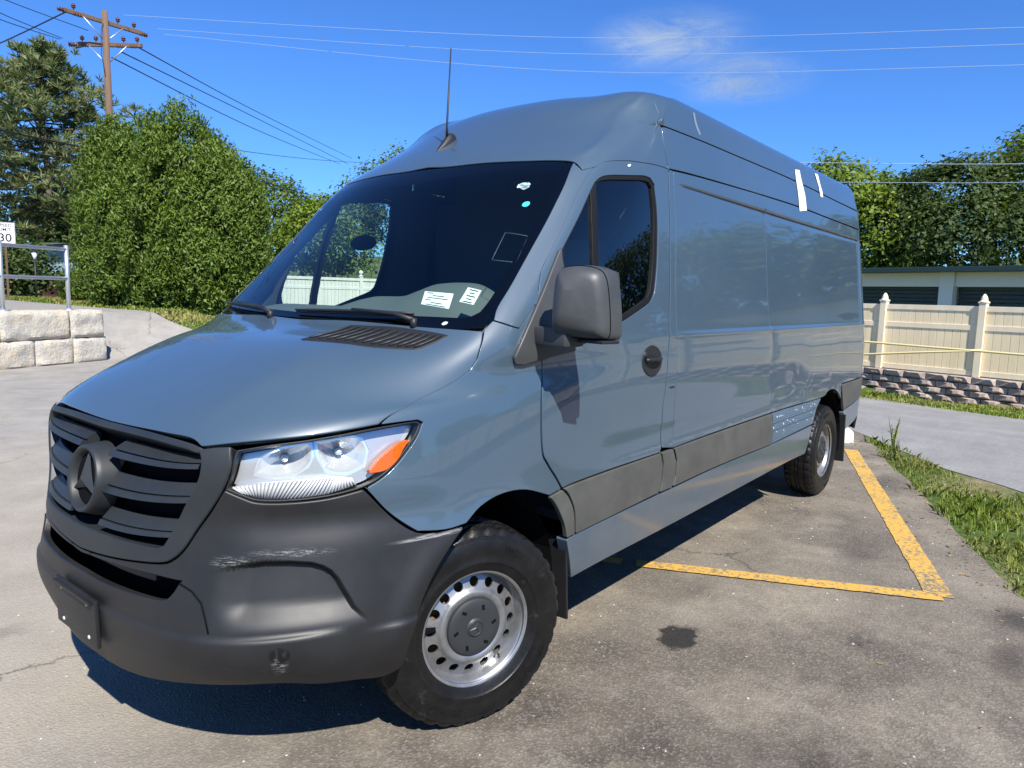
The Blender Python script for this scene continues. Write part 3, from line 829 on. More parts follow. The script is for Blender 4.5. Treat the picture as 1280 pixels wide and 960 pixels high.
side("upper_side_panel", 'upper_side', M['paint'], step=.06, bstep=.03, gap=.002)
side("side_panel", 'side_front', M['paint'], step=.035, bstep=.02, gap=.002,
     mid=zrows(7.9, 9.6, .03))
side("rear_side_panel", 'side_rear', M['paint'], step=.04, bstep=.02, gap=.002,
     mid=zrows(9.3, 13.3, .03)+[(u, v) for u in np.interp([-5.16, -5.168, -5.175, -5.185, -5.195, -5.205], *COLX) for v in np.arange(7.1, 9.9, .06)])
side("door_pillar_panel", 'pillar_b', M['paint'], step=.03, bstep=.015, gap=.0018)
side("sill_panel", 'sill', M['paint'], step=.04, bstep=.02, gap=.002, depth=.05)
side("rear_corner_panel", 'sill_rear', M['paint'], step=.05, bstep=.02, gap=.002, depth=.05)
MOULD = dict(step=.04, bstep=.012, gap=.0015, off=.004, edge=.003, depth=.02)
for k in ('mould_fender', 'mould_b', 'mould_side', 'mould_rear'):
    side("side_moulding", k, M['trim_grey'], label="weathered grey plastic side moulding", **MOULD)
side("bare_strip", 'mould_missing', M['adhesive'], step=.03, bstep=.012, gap=.001, off=-.002,
     label="bare strip with old adhesive where the moulding is missing")
# two press ridges and blobs of old glue on the bare strip
_a = np.array(UV['mould_missing'])
mbr = MB()
for f_ in (.36, .62):
    mbr.tube([S1(u, 2.742+(1.875-2.742)*f_-.0*(u-9.5), .000) for u in np.linspace(9.55, 10.50 if f_ < .5 else 10.45, 12)], .006, 6)
mbr.build("press_ridge", M['adhesive'], van, kind='stuff')
mbr = MB(); rb_ = random.Random(8)
for k in range(26):
    u = rb_.uniform(9.58, 10.5); v = 2.742+(1.9-2.742)*rb_.choice((.18, .22, .5, .54, .8))+rb_.uniform(-.03, .03)
    p = S1(u, v, .001); s_ = rb_.uniform(.003, .009)
    mbr.box(p, (s_*2.2, .003, s_), Euler((0, rb_.uniform(-.6, .6), 0)))
mbr.build("glue_remnant", simple("old_glue", (.45, .48, .50), .7), van, kind='stuff')
# the rear end: two doors and a bumper under them, outlines straight in the parameter plane
for mir in (None, 'right'):
    rd = panel("rear_door", [(13.36, 1.4), (15.97, 1.4), (15.97, 10.6), (13.36, 10.6)], M['paint'], van, mirror=mir, smooth=False, step=.12, bstep=.06)
panel("rear_bumper", [(13.25, .1), (16, .1), (16, 1.36), (13.25, 1.36)], M['bumper'], van, mirror=None, smooth=False, step=.12, bstep=.06)
panel("rear_bumper", [(13.25, .1), (16, .1), (16, 1.36), (13.25, 1.36)], M['bumper'], van, mirror='right', smooth=False, step=.12, bstep=.06)
panel("rear_roof_panel", [(13.34, 10.66), (16, 10.66), (16, 15), (13.0, 15), (13.0, 13.4), (13.3, 11.3)], M['paint'], van, mirror='join', smooth=False, step=.15, bstep=.06)

# door with its window opening
win = np.array(UV['window'])
def inset(L, d, scl=None):
    L = np.array(L, float)
    su, sv = scl or _metric(L)
    return (offset_in(L*[su, sv], d)/[su, sv])
for mir in (None, 'right'):
    left = mir is None
    dr = panel("front_door", UV['door'], M['paint'], van, holes=[UV['window']], mirror=mir, step=.03 if left else .08, bstep=.012 if left else .04, gap=.0036)
    panel("door_lining", [(6.35, 4.9), (8.25, 4.9), (8.25, 10.2), (7.0, 10.2), (5.9, 9.95), (5.55, 9.6), (5.6, 8.6), (6.0, 7.6)], M['cabin_dark'], dr, holes=[inset(win, -.012)], mirror=mir, smooth=False, step=.1, bstep=.04, gap=0, off=-.045, depth=0)
    rub = inset(win, .020)
    panel("window_seal", win, M['rubber_seal'], dr, holes=[rub], mirror=mir, step=.05, bstep=.015, gap=.0, off=-.004, depth=.02)
    panel("window_glass", inset(win, .016), M['door_glass'], dr, mirror=mir, step=.08, bstep=.03, gap=0, off=-.014, depth=0)
    panel("side_moulding", UV['mould_door'], M['trim_grey'], dr, mirror=mir, label="weathered grey plastic side moulding", **MOULD)
    # divider between the corner light and the main pane
    panel("window_divider", UV['divider'], M['rubber_seal'], dr, mirror=mir, smooth=False, step=.05, bstep=.02, gap=0, off=-.004, depth=.02)
# ------------------------------------------------------------------ linings that close the shell
panel("load_bay_lining", [(8.3, .6), (9.2, .6), (10.2, 2.6), (10.9, 3.0), (11.6, 2.4), (11.7, .7), (13.3, .7), (13.2, 15), (7.2, 15), (7.2, 14.0), (8.3, 12.4), (8.3, 11.3), (8.3, 10.6)],
      M['cabin_dark'], van, mirror='join', smooth=False, step=.12, bstep=.06, gap=0, off=-.06, depth=0)
panel("headliner", [(0, 10.25), (4.1, 10.2), (5.6, 10.05), (7.0, 10.12), (7.3, 10.15), (7.2, 10.9), (6.0, 11.2), (4.6, 12.4), (4.4, 15), (0, 15)],
      M['cabin_dark'], van, mirror='join', smooth=False, step=.06, bstep=.03, gap=0, off=-.05, depth=0)
MB().prism([(.10, .86), (.44, .80), (.62, .62), (.76, .40), (.84, .15), (.84, -.15), (.76, -.40), (.62, -.62), (.44, -.80), (.10, -.86)], .385, .40).build("undertray", M['void'], van)
# cab floor, firewall, partition
mb = MB()
mb.box((-1.08, 0, .66), (1.04, 1.84, .04)); mb.box((-.13, 0, .98), (.04, 1.30, .66)); mb.box((-1.62, 0, 1.40), (.03, 1.74, 1.5)); mb.box((-1.625, 0, 2.3), (.03, 1.40, .34))
mb.build("cab_lining", M['cabin_dark'], van)
# dashboard: one swept section with a hood over the instruments
V = []; F = []
ys = np.linspace(-.80, .80, 33)
for y in ys:
    drv = math.exp(-((y-.42)/.24)**4)
    cen = math.exp(-((y)/.20)**4)
    fx = .0-.13*(abs(y)/.8)**2
    sec = [(fx-.02, 1.30), (fx-.05, 1.385), (-.18, 1.475+.03*cen+.04*drv), (-.34, 1.505+.11*drv+.05*cen), (-.45, 1.51+.13*drv+.06*cen), (-.515, 1.49+.11*drv+.04*cen),
           (-.53, 1.34), (-.50, 1.26), (-.52, 1.15), (-.46, 1.0), (-.35, .8)]
    V += [(x, y, z) for x, z in sec]
ns = 11
for i in range(len(ys)-1):
    for k in range(ns-1):
        F.append((i*ns+k, i*ns+k+1, (i+1)*ns+k+1, (i+1)*ns+k))
dash = pydata("dashboard", V, F, M['dash'], van, smooth=True)
sub = dash.modifiers.new("s", 'SUBSURF'); sub.levels = 1; sub.render_levels = 1
mb = MB()
c = Vector((-.70, .42, 1.33)); ax = Vector((-.75, 0, .66)).normalized()
mw = Matrix.Translation(c) @ ax.to_track_quat('Z', 'X').to_matrix().to_4x4()
mb.lathe([(.195+.014*math.cos(a), .014*math.sin(a)) for a in np.linspace(0, 2*math.pi, 10)[:-1]], mw, 40, closed=True)
mb.lathe([(.0, .03), (.06, .025), (.07, -.02), (.03, -.2)], mw, 20)
for a in (0, 2.1, 4.2):
    mb.tube([mw @ Vector((.05*math.cos(a), .05*math.sin(a), 0)), mw @ Vector((.19*math.cos(a), .19*math.sin(a), 0))], .015, 6)
mb.build("steering_wheel", M['cabin_dark'], van)
def seat(y):
    mb = MB()
    mb.box((-1.02, y, 1.02), (.50, .50, .16), bev=.05)
    mb.box((-1.30, y, 1.40), (.14, .48, .66), Euler((0, -.20, 0)), bev=.055)
    mb.box((-1.385, y, 1.80), (.09, .26, .17), Euler((0, -.18, 0)), bev=.04)
    mb.tube([(-1.36, y-.06, 1.65), (-1.38, y-.06, 1.75)], .008, 6); mb.tube([(-1.36, y+.06, 1.65), (-1.38, y+.06, 1.75)], .008, 6)
    mb.box((-1.02, y, .82), (.44, .42, .28))
    return mb.build("seat", M['seat_fabric'], van, auto=40)
seat(.43)
MB().box((.43, 0, .74), (.55, 1.28, .52)).build("engine_block", M['void'], van)

# ------------------------------------------------------------------ windscreen, its printed border, stickers
ws = panel("windscreen", UV['windshield'], M['windshield'], van, mirror='join', step=.06, bstep=.025, gap=.002, depth=.006, off=-.004)
W = np.array(UV['windshield'])
inn = [(0, 7.15), (1.2, 7.18), (2.3, 7.17), (3.2, 7.17), (3.55, 7.28), (3.66, 7.6), (3.72, 8.4), (3.74, 9.2), (3.70, 9.62), (3.45, 9.80), (2.3, 9.82), (1.3, 9.80), (.55, 9.74), (0, 9.68)]
panel("printed_border", UV['windshield'], M['black'], ws, holes=[[(0, v) if u == 0 else (u, v) for u, v in inn]] if False else [], mirror='join', step=.03, bstep=.02, gap=.003, depth=0, off=-.0065) if False else None
brd = list(UV['windshield'])
outer = [q for q in brd]
ring = outer+[(0., 9.68)]+[q for q in inn[::-1] if q[0] > 0]+[(0., 7.15)]
# outline goes: centre bottom -> right edge -> centre top -> back down along the inner edge
panel("printed_border", ring, M['frit'], ws, mirror='join', step=.04, bstep=.015, gap=0, depth=0, off=-.007, corner=40)
def patch(name, uvs, mat, par, off=.0025, **kw):
    return panel(name, uvs, mat, par, smooth=False, step=.05, bstep=.02, gap=0, depth=0, off=off, **kw)
patch("sticker", UV['stick1'], M['white_sticker'], ws, -.009, label="white printed label low in the windscreen corner")
patch("sticker", UV['stick2'], M['white_sticker'], ws, -.009, label="small square white label beside the larger one")
def print_lines(key, n, lead):
    q = np.array(UV[key]); st = ws.children[-1]
    for k in range(n):
        f0, f1 = (k+.25)/n, (k+.55)/n
        L = lambda f, g: tuple((q[0]*(1-f)+q[1]*f)*(1-g)+(q[3]*(1-f)+q[2]*f)*g)
        a, b = lead[k % len(lead)]
        patch("print_line", [L(f0, a), L(f1, a), L(f1, b), L(f0, b)], M['frit'], ws, -.0085, kind='stuff')
print_lines('stick1', 6, [(.15, .85), (.3, .7), (.1, .3)])
print_lines('stick2', 5, [(.2, .8), (.3, .65)])
def disc_uv(px_uv, r, n=14):
    u, v = px_uv
    du = np.linalg.norm(surf_raw(EXT, u, v, 1, 0)); dv = np.linalg.norm(surf_raw(EXT, u, v, 0, 1))
    return [(u+r/du*math.cos(a), v+r/dv*math.sin(a)) for a in np.linspace(0, 2*math.pi, n, endpoint=False)]
patch("sticker", disc_uv(UV['dot'][0], .017), M['teal_sticker'], ws, -.009, label="round teal sticker under the inspection sticker")
iu, iv = UV['inspect'][0]
def quad_uv(c, w, h, sk=0.):
    u, v = c
    du = np.linalg.norm(surf_raw(EXT, u, v, 1, 0)); dv = np.linalg.norm(surf_raw(EXT, u, v, 0, 1))
    return [(u-w/du/2+sk*h/du/2*-1, v-h/dv/2), (u+w/du/2-sk*h/du/2, v-h/dv/2), (u+w/du/2+sk*h/du/2, v+h/dv/2), (u-w/du/2+sk*h/du/2, v+h/dv/2)]
patch("sticker", disc_uv(UV['dot2'][0], .011, 10), M['white_sticker'], ws, -.0045, label="small round white dot low on the windscreen's dark border")
sv = UV['sleeve']
simple("clear_film_edge", (.09, .11, .12), .4)
for (a, b) in zip(sv, sv[1:]+sv[:1]):
    MB().tube([S1(a[0]+(b[0]-a[0])*q, a[1]+(b[1]-a[1])*q, -.0085) for q in (0, .33, .67, 1)], .0016, 4).build("film_edge", M['clear_film_edge'], ws)
# dark stub of an old inspection sticker with a torn pale patch
c0 = (.5*(UV['inspect'][0][0]+UV['inspect'][1][0]), .5*(UV['inspect'][0][1]+UV['inspect'][1][1])-.06)
patch("old_sticker", quad_uv(c0, .12, .075), M['frit'], ws, -.0100)
t = NT("torn_paper", Roughness=.8)
t.set('Base_Color', t.mix(t.ramp(t.noise(t.pos(), 45., 4), [(.45, 0.), (.55, 1.)]), (.62, .64, .64), (.20, .22, .24)))
M['torn'] = t.m
c1 = c0
du = np.linalg.norm(surf_raw(EXT, c1[0], c1[1], 1, 0)); dv = np.linalg.norm(surf_raw(EXT, c1[0], c1[1], 0, 1))
r2 = random.Random(3)
patch("torn_label", [(c1[0]+.036*r2.uniform(.6, 1.1)/du*math.cos(a)+.004/du, c1[1]+.026*r2.uniform(.6, 1.1)/dv*math.sin(a)) for a in np.linspace(0, 2*math.pi, 18, endpoint=False)], M['torn'], ws, -.0085)

# lettering marks on the two white labels (short dark lines of print)
# ------------------------------------------------------------------ cowl and wipers
panel("cowl", [(0, 6.93), (1., 7.02), (2.16, 6.96), (3., 6.95), (4.1, 6.98), (4.05, 7.12), (3., 7.1), (2., 7.1), (1., 7.1), (0, 7.1)], M['black'], van, mirror='join', step=.05, bstep=.02, gap=0, off=-.020, depth=.01)
def wiper(u0, v0, u1, v1, uh, vh):
    mb = MB()
    pts = [S1(u0+(u1-u0)*k/8, v0+(v1-v0)*k/8, .018+.006*math.sin(k/8*math.pi)) for k in range(9)]
    mb.tube(pts, [.004]+[.006]*7+[.004], 6)
    mb.tube([p-(p-S1(u0+(u1-u0)*k/8, v0+(v1-v0)*k/8, .002))*.6 for k, p in enumerate(pts)], .005, 4)
    m = pts[4]
    h = S1(uh, vh, .02)
    mb.tube([h, h.lerp(m, .3)+Vector((0, 0, .014)), m+Vector((0, 0, .006))], [.011, .009, .006], 8)
    mb.tube([h-Vector((0, 0, .03)), h+Vector((0, 0, .008))], .013, 10)
    return mb.build("wiper", M['black'], van)
wiper(-.2, 7.11, 2.15, 7.12, 2.3, 6.96)
wiper(-3.5, 7.16, -1.05, 7.10, -.7, 6.98)

# ------------------------------------------------------------------ bonnet vent
vt = UV['vent']
vo = [(1.02, 6.12), (1.05, 6.45), (1.16, 6.72), (2.1, 6.80), (3.10, 6.74), (3.02, 6.38), (2.08, 6.20)]
vent = panel("bonnet_vent", UV['vent'], M['black'], hood, step=.03, bstep=.012, gap=0, off=.004, edge=.003, depth=.01)
mb = MB()
vv = np.array(UV['vent'])
for k in range(13):
    # slats run across the vent
    t_ = (k+.5)/13
    a = vv[0]*(1-t_)+vv[4]*t_ + (vv[5]-(vv[0]+vv[4])/2)*4*t_*(1-t_)*.5
    b = vv[1]*(1-t_)+vv[3]*t_
    a2 = a*.93+b*.07; b2 = a*.10+b*.90
    pts = [S1(*(a2*(1-q)+b2*q), .007) for q in np.linspace(0, 1, 4)]
    mb.tube(pts, .0045, 5)
mb.build("vent_slat", M['grille'], hood).parent = vent
# ------------------------------------------------------------------ bumper
bumper = panel("front_bumper", UV['bumper'], M['bumper'], van, mirror='join', holes=[], step=.022, bstep=.012, gap=.0015, edge=.004, depth=.05) if False else None
bp = list(UV['bumper']); ik = list(UV['intake'])
# outline with the intake cut in from the centre line: centre top -> outer edge -> centre bottom -> intake back up
va = bp[0]
outline = [(0, 1.93)]+bp[1:]+[(0., 1.50)]+[q for q in ik[::-1] if q[0] > 0]+[(0, 1.90)]
outline = bp[:1]+bp[1:]
low = [(0., 1.44)]+[q for q in ik[::-1][1:5]]       # lower rim of the intake
up_ = [q for q in ik[1:6]]
full = [bp[0]]+bp[1:]+[(0., 1.765), ik[9], ik[8], ik[7], ik[6], ik[5], ik[4], ik[3], ik[2], ik[1], (0., 2.055)]
bumper = panel("front_bumper", full, M['bumper'], van, mirror='join', step=.016, bstep=.01, gap=.0015, edge=.005, depth=.024, corner=30, mid=crease_rows())
panel("intake_back", [(0, 1.0), (3.2, 1.0), (3.2, 2.5), (0, 2.5)], M['void'], van, mirror='join', smooth=False, step=.1, bstep=.05, gap=0, off=-.12, depth=0)
# strip above the intake that hangs from the grille
panel("intake_lip", [(0, 2.02), (.41, 2.03), (.71, 2.045), (1.28, 2.06), (1.28, 1.98), (.6, 1.96), (0, 1.95)], M['bumper'], bumper, mirror='join', step=.03, bstep=.015, gap=0, off=-.045, depth=.05)
# dark seam between the lower lip and the corner
sm = [S1(u, v, .0012) for u, v in ((1.83, 2.08), (2.02, 2.0), (2.18, 1.86), (2.28, 1.66), (2.36, 1.46))]
for s_ in (1, -1):
    MB().tube([Vector((p.x, p.y*s_, p.z)) for p in sm], .0028, 5).build("bumper_seam", M['void'], bumper)
# blank plate holder
pc = Vector((S1(0., 1., 0.).x+.010, .0, .492))
nrm = Vector((1., 0, -.04)).normalized()
mp = Matrix.Translation(pc) @ frame(nrm) @ Euler((0, 0, R(-1.5))).to_matrix().to_4x4()
mb = MB(); mb.box((0, 0, 0), (.315, .165, .014), bev=.004)
mb.box((0, .072, .012), (.29, .010, .012)); 
bmesh.ops.transform(mb.bm, matrix=mp, verts=mb.bm.verts)
pl = mb.build("plate_holder", M['bumper'], bumper, auto=40)
for a in (-.10, .10):
    for b in (-.058, .058):
        MB().lathe([(0, .011), (.006, .010), (.008, .006)], mp @ Matrix.Translation((a, b, 0)), 10).build("plate_screw", M['lamp_dull'], pl)

# ------------------------------------------------------------------ grille
gf = UV['grille_frame']; gh = UV['grille_hole']
outer = [(0., 3.995)]+[q for q in gf[1:-1]]+[(0., 2.12)]
hole = [(0., 2.475)]+[q for q in gh[1:-1]][::-1]+[(0., 3.975)]
grille = panel("grille", outer+hole, M['grille'], van, mirror='join', step=.025, bstep=.012, gap=.002, off=.006, edge=.006, depth=.090, corner=35)
panel("grille_back", [(0, 2.1), (2.1, 2.1), (2.5, 3.0), (2.6, 4.2), (0, 4.2)], M['void'], grille, mirror='join', smooth=False, step=.1, bstep=.05, gap=0, off=-.085, depth=0)
def slat(vc0, vc1, u_end0, u_end1, hgt):
    """one broad slat with a ridge under it; runs from side to side, section turned along the skin"""
    for sg in (1., -1.):
        slat_half(vc0, vc1, u_end1, sg)
def slat_half(vc0, vc1, u_end1, sg):
    us = sg*np.linspace(u_end1, .36, 12)
    V = []; F = []
    for u in us:
        k = abs(u)/u_end1
        vt_ = vc0[0]*(1-k*k)+vc0[1]*k*k; vb = vc1[0]*(1-k*k)+vc1[1]*k*k
        vm = vt_+(vb-vt_)*.62; vr = vt_+(vb-vt_)*.70
        sec = [(vt_, -.05), (vt_, -.038), (vm, -.010), (vm+.0, -.018), (vr, -.020), (vr, -.004), (vb, .002), (vb, -.004), (vb, -.06)]
        V += [S1(u, v_, o_) for v_, o_ in sec]
    n = 9
    for i in range(len(us)-1):
        for q in range(n):
            F.append((i*n+q, i*n+(q+1) % n, (i+1)*n+(q+1) % n, (i+1)*n+q))
    F.append(tuple((len(us)-1)*n+q for q in range(n)))
    o = pydata("slat", V, F, M['grille'], grille)
    o.data.shade_smooth(); o.data.set_sharp_from_angle(angle=R(28))
    return o
slat((3.89, 3.89), (3.58, 3.66), 1.97, 1.98, .1)
slat((3.36, 3.40), (3.06, 3.17), 1.88, 1.90, .1)
slat((2.84, 2.87), (2.58, 2.67), 1.64, 1.66, .1)
# round badge: dished ring and a three-pointed star
bc = S1(0., 3.17, .020)
bn = (S1(0., 3.17, 1.)-S1(0., 3.17, 0.)).normalized()
mbm = Matrix.Translation(bc) @ frame(bn)
mb = MB()
RB = .106
mb.lathe([(RB-.020, -.040), (RB-.014, -.010), (RB-.006, .0), (RB, .002), (RB+.005, -.002), (RB+.008, -.018), (RB+.016, -.045), (RB+.02, -.07)], mbm, 56)
MB().lathe([(0, -.022), (RB-.014, -.024)], mbm, 40).build("badge_back", M['void'], grille)
badge = mb.build("badge_ring", M['grille'], grille, weld=.0005)
def star(mat4, r, ri, h, name, mat, par):
    """three-pointed star with a raised spine along each arm"""
    V = [mat4 @ Vector((0, 0, h))]; F = []
    tips = []; ins = []
    for k in range(3):
        a = math.pi/2+k*2*math.pi/3
        tips.append(len(V)); V.append(mat4 @ Vector((r*math.cos(a), r*math.sin(a), h*.25)))
        a2 = a+math.pi/3
        ins.append(len(V)); V.append(mat4 @ Vector((ri*math.cos(a2), ri*math.sin(a2), 0)))
    for k in range(3):
        F += [(0, tips[k], ins[k]), (0, ins[k-1], tips[k])]
    return pydata(name, V, F, mat, par)
star(mbm @ Matrix.Translation((0, 0, -.020)), RB-.008, .030, .024, "star_emblem", M['grille'], grille)

# ------------------------------------------------------------------ headlights
HL = UV['headlight']
def headlight(mir):
    f = -1. if mir else 1.
    st = dict(step=.03 if not mir else .08, bstep=.012 if not mir else .04)
    lens = panel("headlight", HL, M['lens'], van, mirror=mir, gap=.003, off=.001, edge=.003, depth=.012, **st)
    bh = [UV['bowl1'], UV['bowl2']]
    panel("lamp_housing", HL, M['lamp_silver'], lens, mirror=mir, holes=bh, gap=.010, off=-.050, depth=0, edge=.002, **st)
    panel("lamp_seal", HL, M['black'], lens, mirror=mir, holes=[inset(HL, .006)], gap=.0005, off=-.008, depth=.03, **st)
    panel("turn_signal", UV['signal'], M['amber'], lens, mirror=mir, gap=0, off=-.006, depth=.03, edge=.002, step=.02, bstep=.01)
    panel("ribbed_strip", UV['ribs'], M['lamp_silver'], lens, mirror=mir, gap=.001, off=-.022, depth=.03, edge=.003, step=.03, bstep=.01)
    # ribs across the strip
    rb = np.array(UV['ribline'])
    mb = MB()
    L = len(rb)//2
    for k in range(34):
        q = k/33*(L-1); i = min(int(q), L-2); w = q-i
        a = rb[i]*(1-w)+rb[i+1]*w; b = rb[L+i]*(1-w)+rb[L+i+1]*w
        pts = [S1(*(a*(1-s)+b*s), -.019) for s in (0, .5, 1)]
        mb.tube([Vector((p.x, p.y*f, p.z)) for p in pts], .0042, 5)
    mb.build("lamp_rib", M['lamp_dull'], lens)
    # two reflector bowls pressed into the housing, stepped rings of facets round a shielded bulb
    for key in ('bowl1', 'bowl2'):
        q = resample(smooth_poly(np.array(UV[key])*[.25, .2], 60), .010)/[.25, .2]
        c = q.mean(0); n = len(q)
        V = []; F = []
        rs = (1.24, 1.0, .90, .80, .66, .50, .34, .20, .10)
        for s_, d_ in zip(rs, (.0515, .0525, .060, .068, .080, .090, .098, .103, .105)):
            uv_ = c+(q-c)*s_
            pp = SURF(uv_[:, 0], uv_[:, 1])-SN(uv_[:, 0], uv_[:, 1])*d_
            V += (pp*[1, f, 1]).tolist()
        for k in range(len(rs)-1):
            for i in range(n):
                F.append((k*n+i, k*n+(i+1) % n, (k+1)*n+(i+1) % n, (k+1)*n+i))
        F.append(tuple((len(rs)-1)*n+i for i in range(n)))
        o = pydata("reflector", V, F, M['reflector_silver'], lens)
        p0, p1 = S1(*c, -.104), S1(*c, -.070)
        p0, p1 = [Vector((p.x, p.y*f, p.z)) for p in (p0, p1)]
        MB().tube([p0, p0.lerp(p1, .7), p1], [.012, .012, .004], 10).build("bulb", M['lamp_dull'], o)
headlight(None); headlight('right')
# ------------------------------------------------------------------ wheels
def make_wheel():
    """axis along local +y (outward), centre of the tyre at the origin"""
    root = empty("wheel")
    Ry = Matrix.Rotation(-math.pi/2, 4, 'X')      # local z of a lathe -> +y
    RT = .378; HW = .122
    # tyre: carcass with circumferential grooves, shoulder blocks cut by cross grooves
    prof = [(.205, -.098), (.215, -.105), (.245, -.118), (.285, -.1225), (.325, -.118), (.350, -.108), (.364, -.097)]
    tread = [(.370, -.090), (.3735, -.064), (.3735, -.062), (.3655, -.060), (.3655, -.052), (.375, -.050), (.3775, -.022), (.3775, -.020), (.369, -.018), (.369, -.008), (.378, -.006),
             (.378, .006), (.369, .008), (.369, .018), (.3775, .020), (.3775, .022), (.375, .050), (.3655, .052), (.3655, .060), (.3735, .062), (.3735, .064), (.370, .090)]
    prof2 = [(.364, .097), (.350, .108), (.3465, .1093), (.3455, .1118), (.3385, .1138), (.337, .1132), (.325, .118), (.300, .1222), (.285, .1225), (.262, .1216), (.259, .1232), (.252, .1228), (.249, .1196), (.245, .118), (.230, .113), (.222, .109), (.215, .105), (.205, .098)]
    P = prof+tread+prof2
    seg = 216
    V = []; F = []
    for k in range(seg):
        a = 2*math.pi*k/seg
        for i, (r, h) in enumerate(P):
            dr = 0.
            if len(prof)-2 <= i < len(prof)+len(tread)+2:
                ii = i-len(prof)
                shoulder = ii < 3 or ii >= len(tread)-3
                ph = (k+(2 if h > 0 else 0)+int(abs(h)*30)) % 6
                if shoulder and ph in (0, 1):
                    dr = -.0075 if ph == 0 else -.007
                elif not shoulder and ph == 0 and r > .372:
                    dr = -.006
            if r > .24 and r < .30 and h > .119:
                dr += 0
            V.append(((r+dr)*math.cos(a), h, (r+dr)*math.sin(a)))
    n = len(P)
    for k in range(seg):
        for i in range(n-1):
            F.append((k*n+i, k*n+i+1, ((k+1) % seg)*n+i+1, ((k+1) % seg)*n+i))
    ty = pydata("tyre", V, F, M['tyre'], root, smooth=True)
    ty.data.set_sharp_from_angle(angle=R(35))
    # flattened foot of the loaded tyre
    for v in ty.data.vertices:
        if v.co.z < -.3725:
            v.co.z = -.3725-(v.co.z+.3725)*-.05
    # raised characters on the side wall: short bars and rings, too worn to read
    mb = MB()
    rr = random.Random(5)
    for a0 in (.6, 2.3, 3.9, 5.3):
        for k in range(8):
            a = a0+k*.055
            m = Matrix.Rotation(-a, 4, 'Y') @ Matrix.Translation((.305, .1222, 0))
            for s in range(2):
                mb.box((0, 0, 0), (.022, .002, .0035), mi=0)
                vs = mb.bm.verts[-8:] if False else list(mb.bm.verts)[-8:]
                bmesh.ops.transform(mb.bm, matrix=m @ Matrix.Translation((0, 0, -.005+.01*s)), verts=vs)
            if rr.random() < .7:
                mb.box((0, 0, 0), (.0035, .002, .010))
                bmesh.ops.transform(mb.bm, matrix=m @ Matrix.Translation((rr.choice((-.009, 0, .009)), 0, 0)), verts=list(mb.bm.verts)[-8:])
    mb.build("sidewall_lettering", M['tyre'], ty, kind='stuff')
    # rim: barrel and flange
    mb = MB()
    mb.lathe([(.206, .099), (.214, .106), (.2215, .106), (.2235, .100), (.2195, .094), (.211, .092), (.2035, .084), (.199, .066), (.190, .052), (.186, .02), (.186, -.05), (.200, -.075), (.203, -.098), (.218, -.106)], Ry, 96)
    rim = mb.build("rim", M['rim'], root)
    # dished disc with a ring of hand holes
    NH = 16
    def hz(r):
        return float(np.interp(r, [.10, .112, .126, .136, .143, .158, .182, .197], [.070, .082, .087, .084, .074, .066, .058, .052]))
    rings = []
    verts = []; edges = []
    def loop(pts):
        o = len(verts); m_ = len(pts)
        verts.extend(Vector(q) for q in pts); edges.extend((o+i, o+(i+1) % m_) for i in range(m_))
    loop([(.197*math.cos(a), .197*math.sin(a)) for a in np.linspace(0, 2*math.pi, 90, endpoint=False)])
    loop([(.100*math.cos(a), .100*math.sin(a)) for a in np.linspace(0, 2*math.pi, 60, endpoint=False)])
    hc = [(.165*math.cos(a), .165*math.sin(a)) for a in np.linspace(0, 2*math.pi, NH, endpoint=False)]
    HR = .0185
    for cx_, cy_ in hc:
        loop([(cx_+HR*math.cos(a), cy_+HR*math.sin(a)) for a in np.linspace(0, 2*math.pi, 14, endpoint=False)])
    for r in (.106, .112, .118, .124, .128, .133, .138, .143, .149, .183, .190):
        verts.extend(Vector((r*math.cos(a+r*50), r*math.sin(a+r*50))) for a in np.linspace(0, 2*math.pi, 72, endpoint=False))
    V2, E2, F2, *_ = delaunay_2d_cdt(verts, edges, [], 0, 1e-6)
    V2 = np.array([tuple(v) for v in V2])
    FF = []
    for f in F2:
        c = V2[list(f)].mean(0); r = np.hypot(*c)
        if r < .100 or r > .1975 or any(np.hypot(c[0]-q[0], c[1]-q[1]) < HR for q in hc):
            continue
        FF.append(tuple(f))
    VV = [(x, hz(math.hypot(x, y)), y) for x, y in V2]
    # holes get a short wall
    used = {}
    VVw = list(VV); cnt = {}
    for f in FF:
        for i in range(3):
            cnt[(f[i], f[(i+1) % 3])] = 1
    for (i, j) in [e for e in cnt if (e[1], e[0]) not in cnt]:
        for q in (i, j):
            if q not in used:
                used[q] = len(VVw); VVw.append((VV[q][0], VV[q][1]-.008, VV[q][2]))
        FF.append((j, i, used[i], used[j]))
    d = pydata("wheel_disc", VVw, FF, M['rim'], rim, smooth=True)
    d.data.set_sharp_from_angle(angle=R(40))
    # brake behind the holes
    mb = MB(); mb.lathe([(0., .02), (.148, .02), (.150, -.015), (.185, -.03), (.185, -.06)], Ry, 40)
    mb.build("brake_disc", M['rusty_steel'], root)
    # hub cap
    mb = MB(); mb.lathe([(0, .098), (.030, .098), (.033, .096), (.036, .0935), (.075, .094), (.098, .0925), (.106, .088), (.109, .080), (.109, .07)], Ry, 64)
    cap = mb.build("hub_cap", M['hub_cap_plastic'], root)
    cap.data.shade_smooth(); cap.data.set_sharp_from_angle(angle=R(30))
    for k in range(6):
        a = k*math.pi/3+.25
        m = Matrix.Rotation(-a, 4, 'Y') @ Matrix.Translation((.078, .0935, 0))
        mb = MB(); mb.box((0, 0, 0), (.020, .004, .011), bev=.0015)
        bmesh.ops.transform(mb.bm, matrix=m @ Euler((0, .5, 0)).to_matrix().to_4x4(), verts=mb.bm.verts)
        mb.build("cap_slot", M['void'], cap)
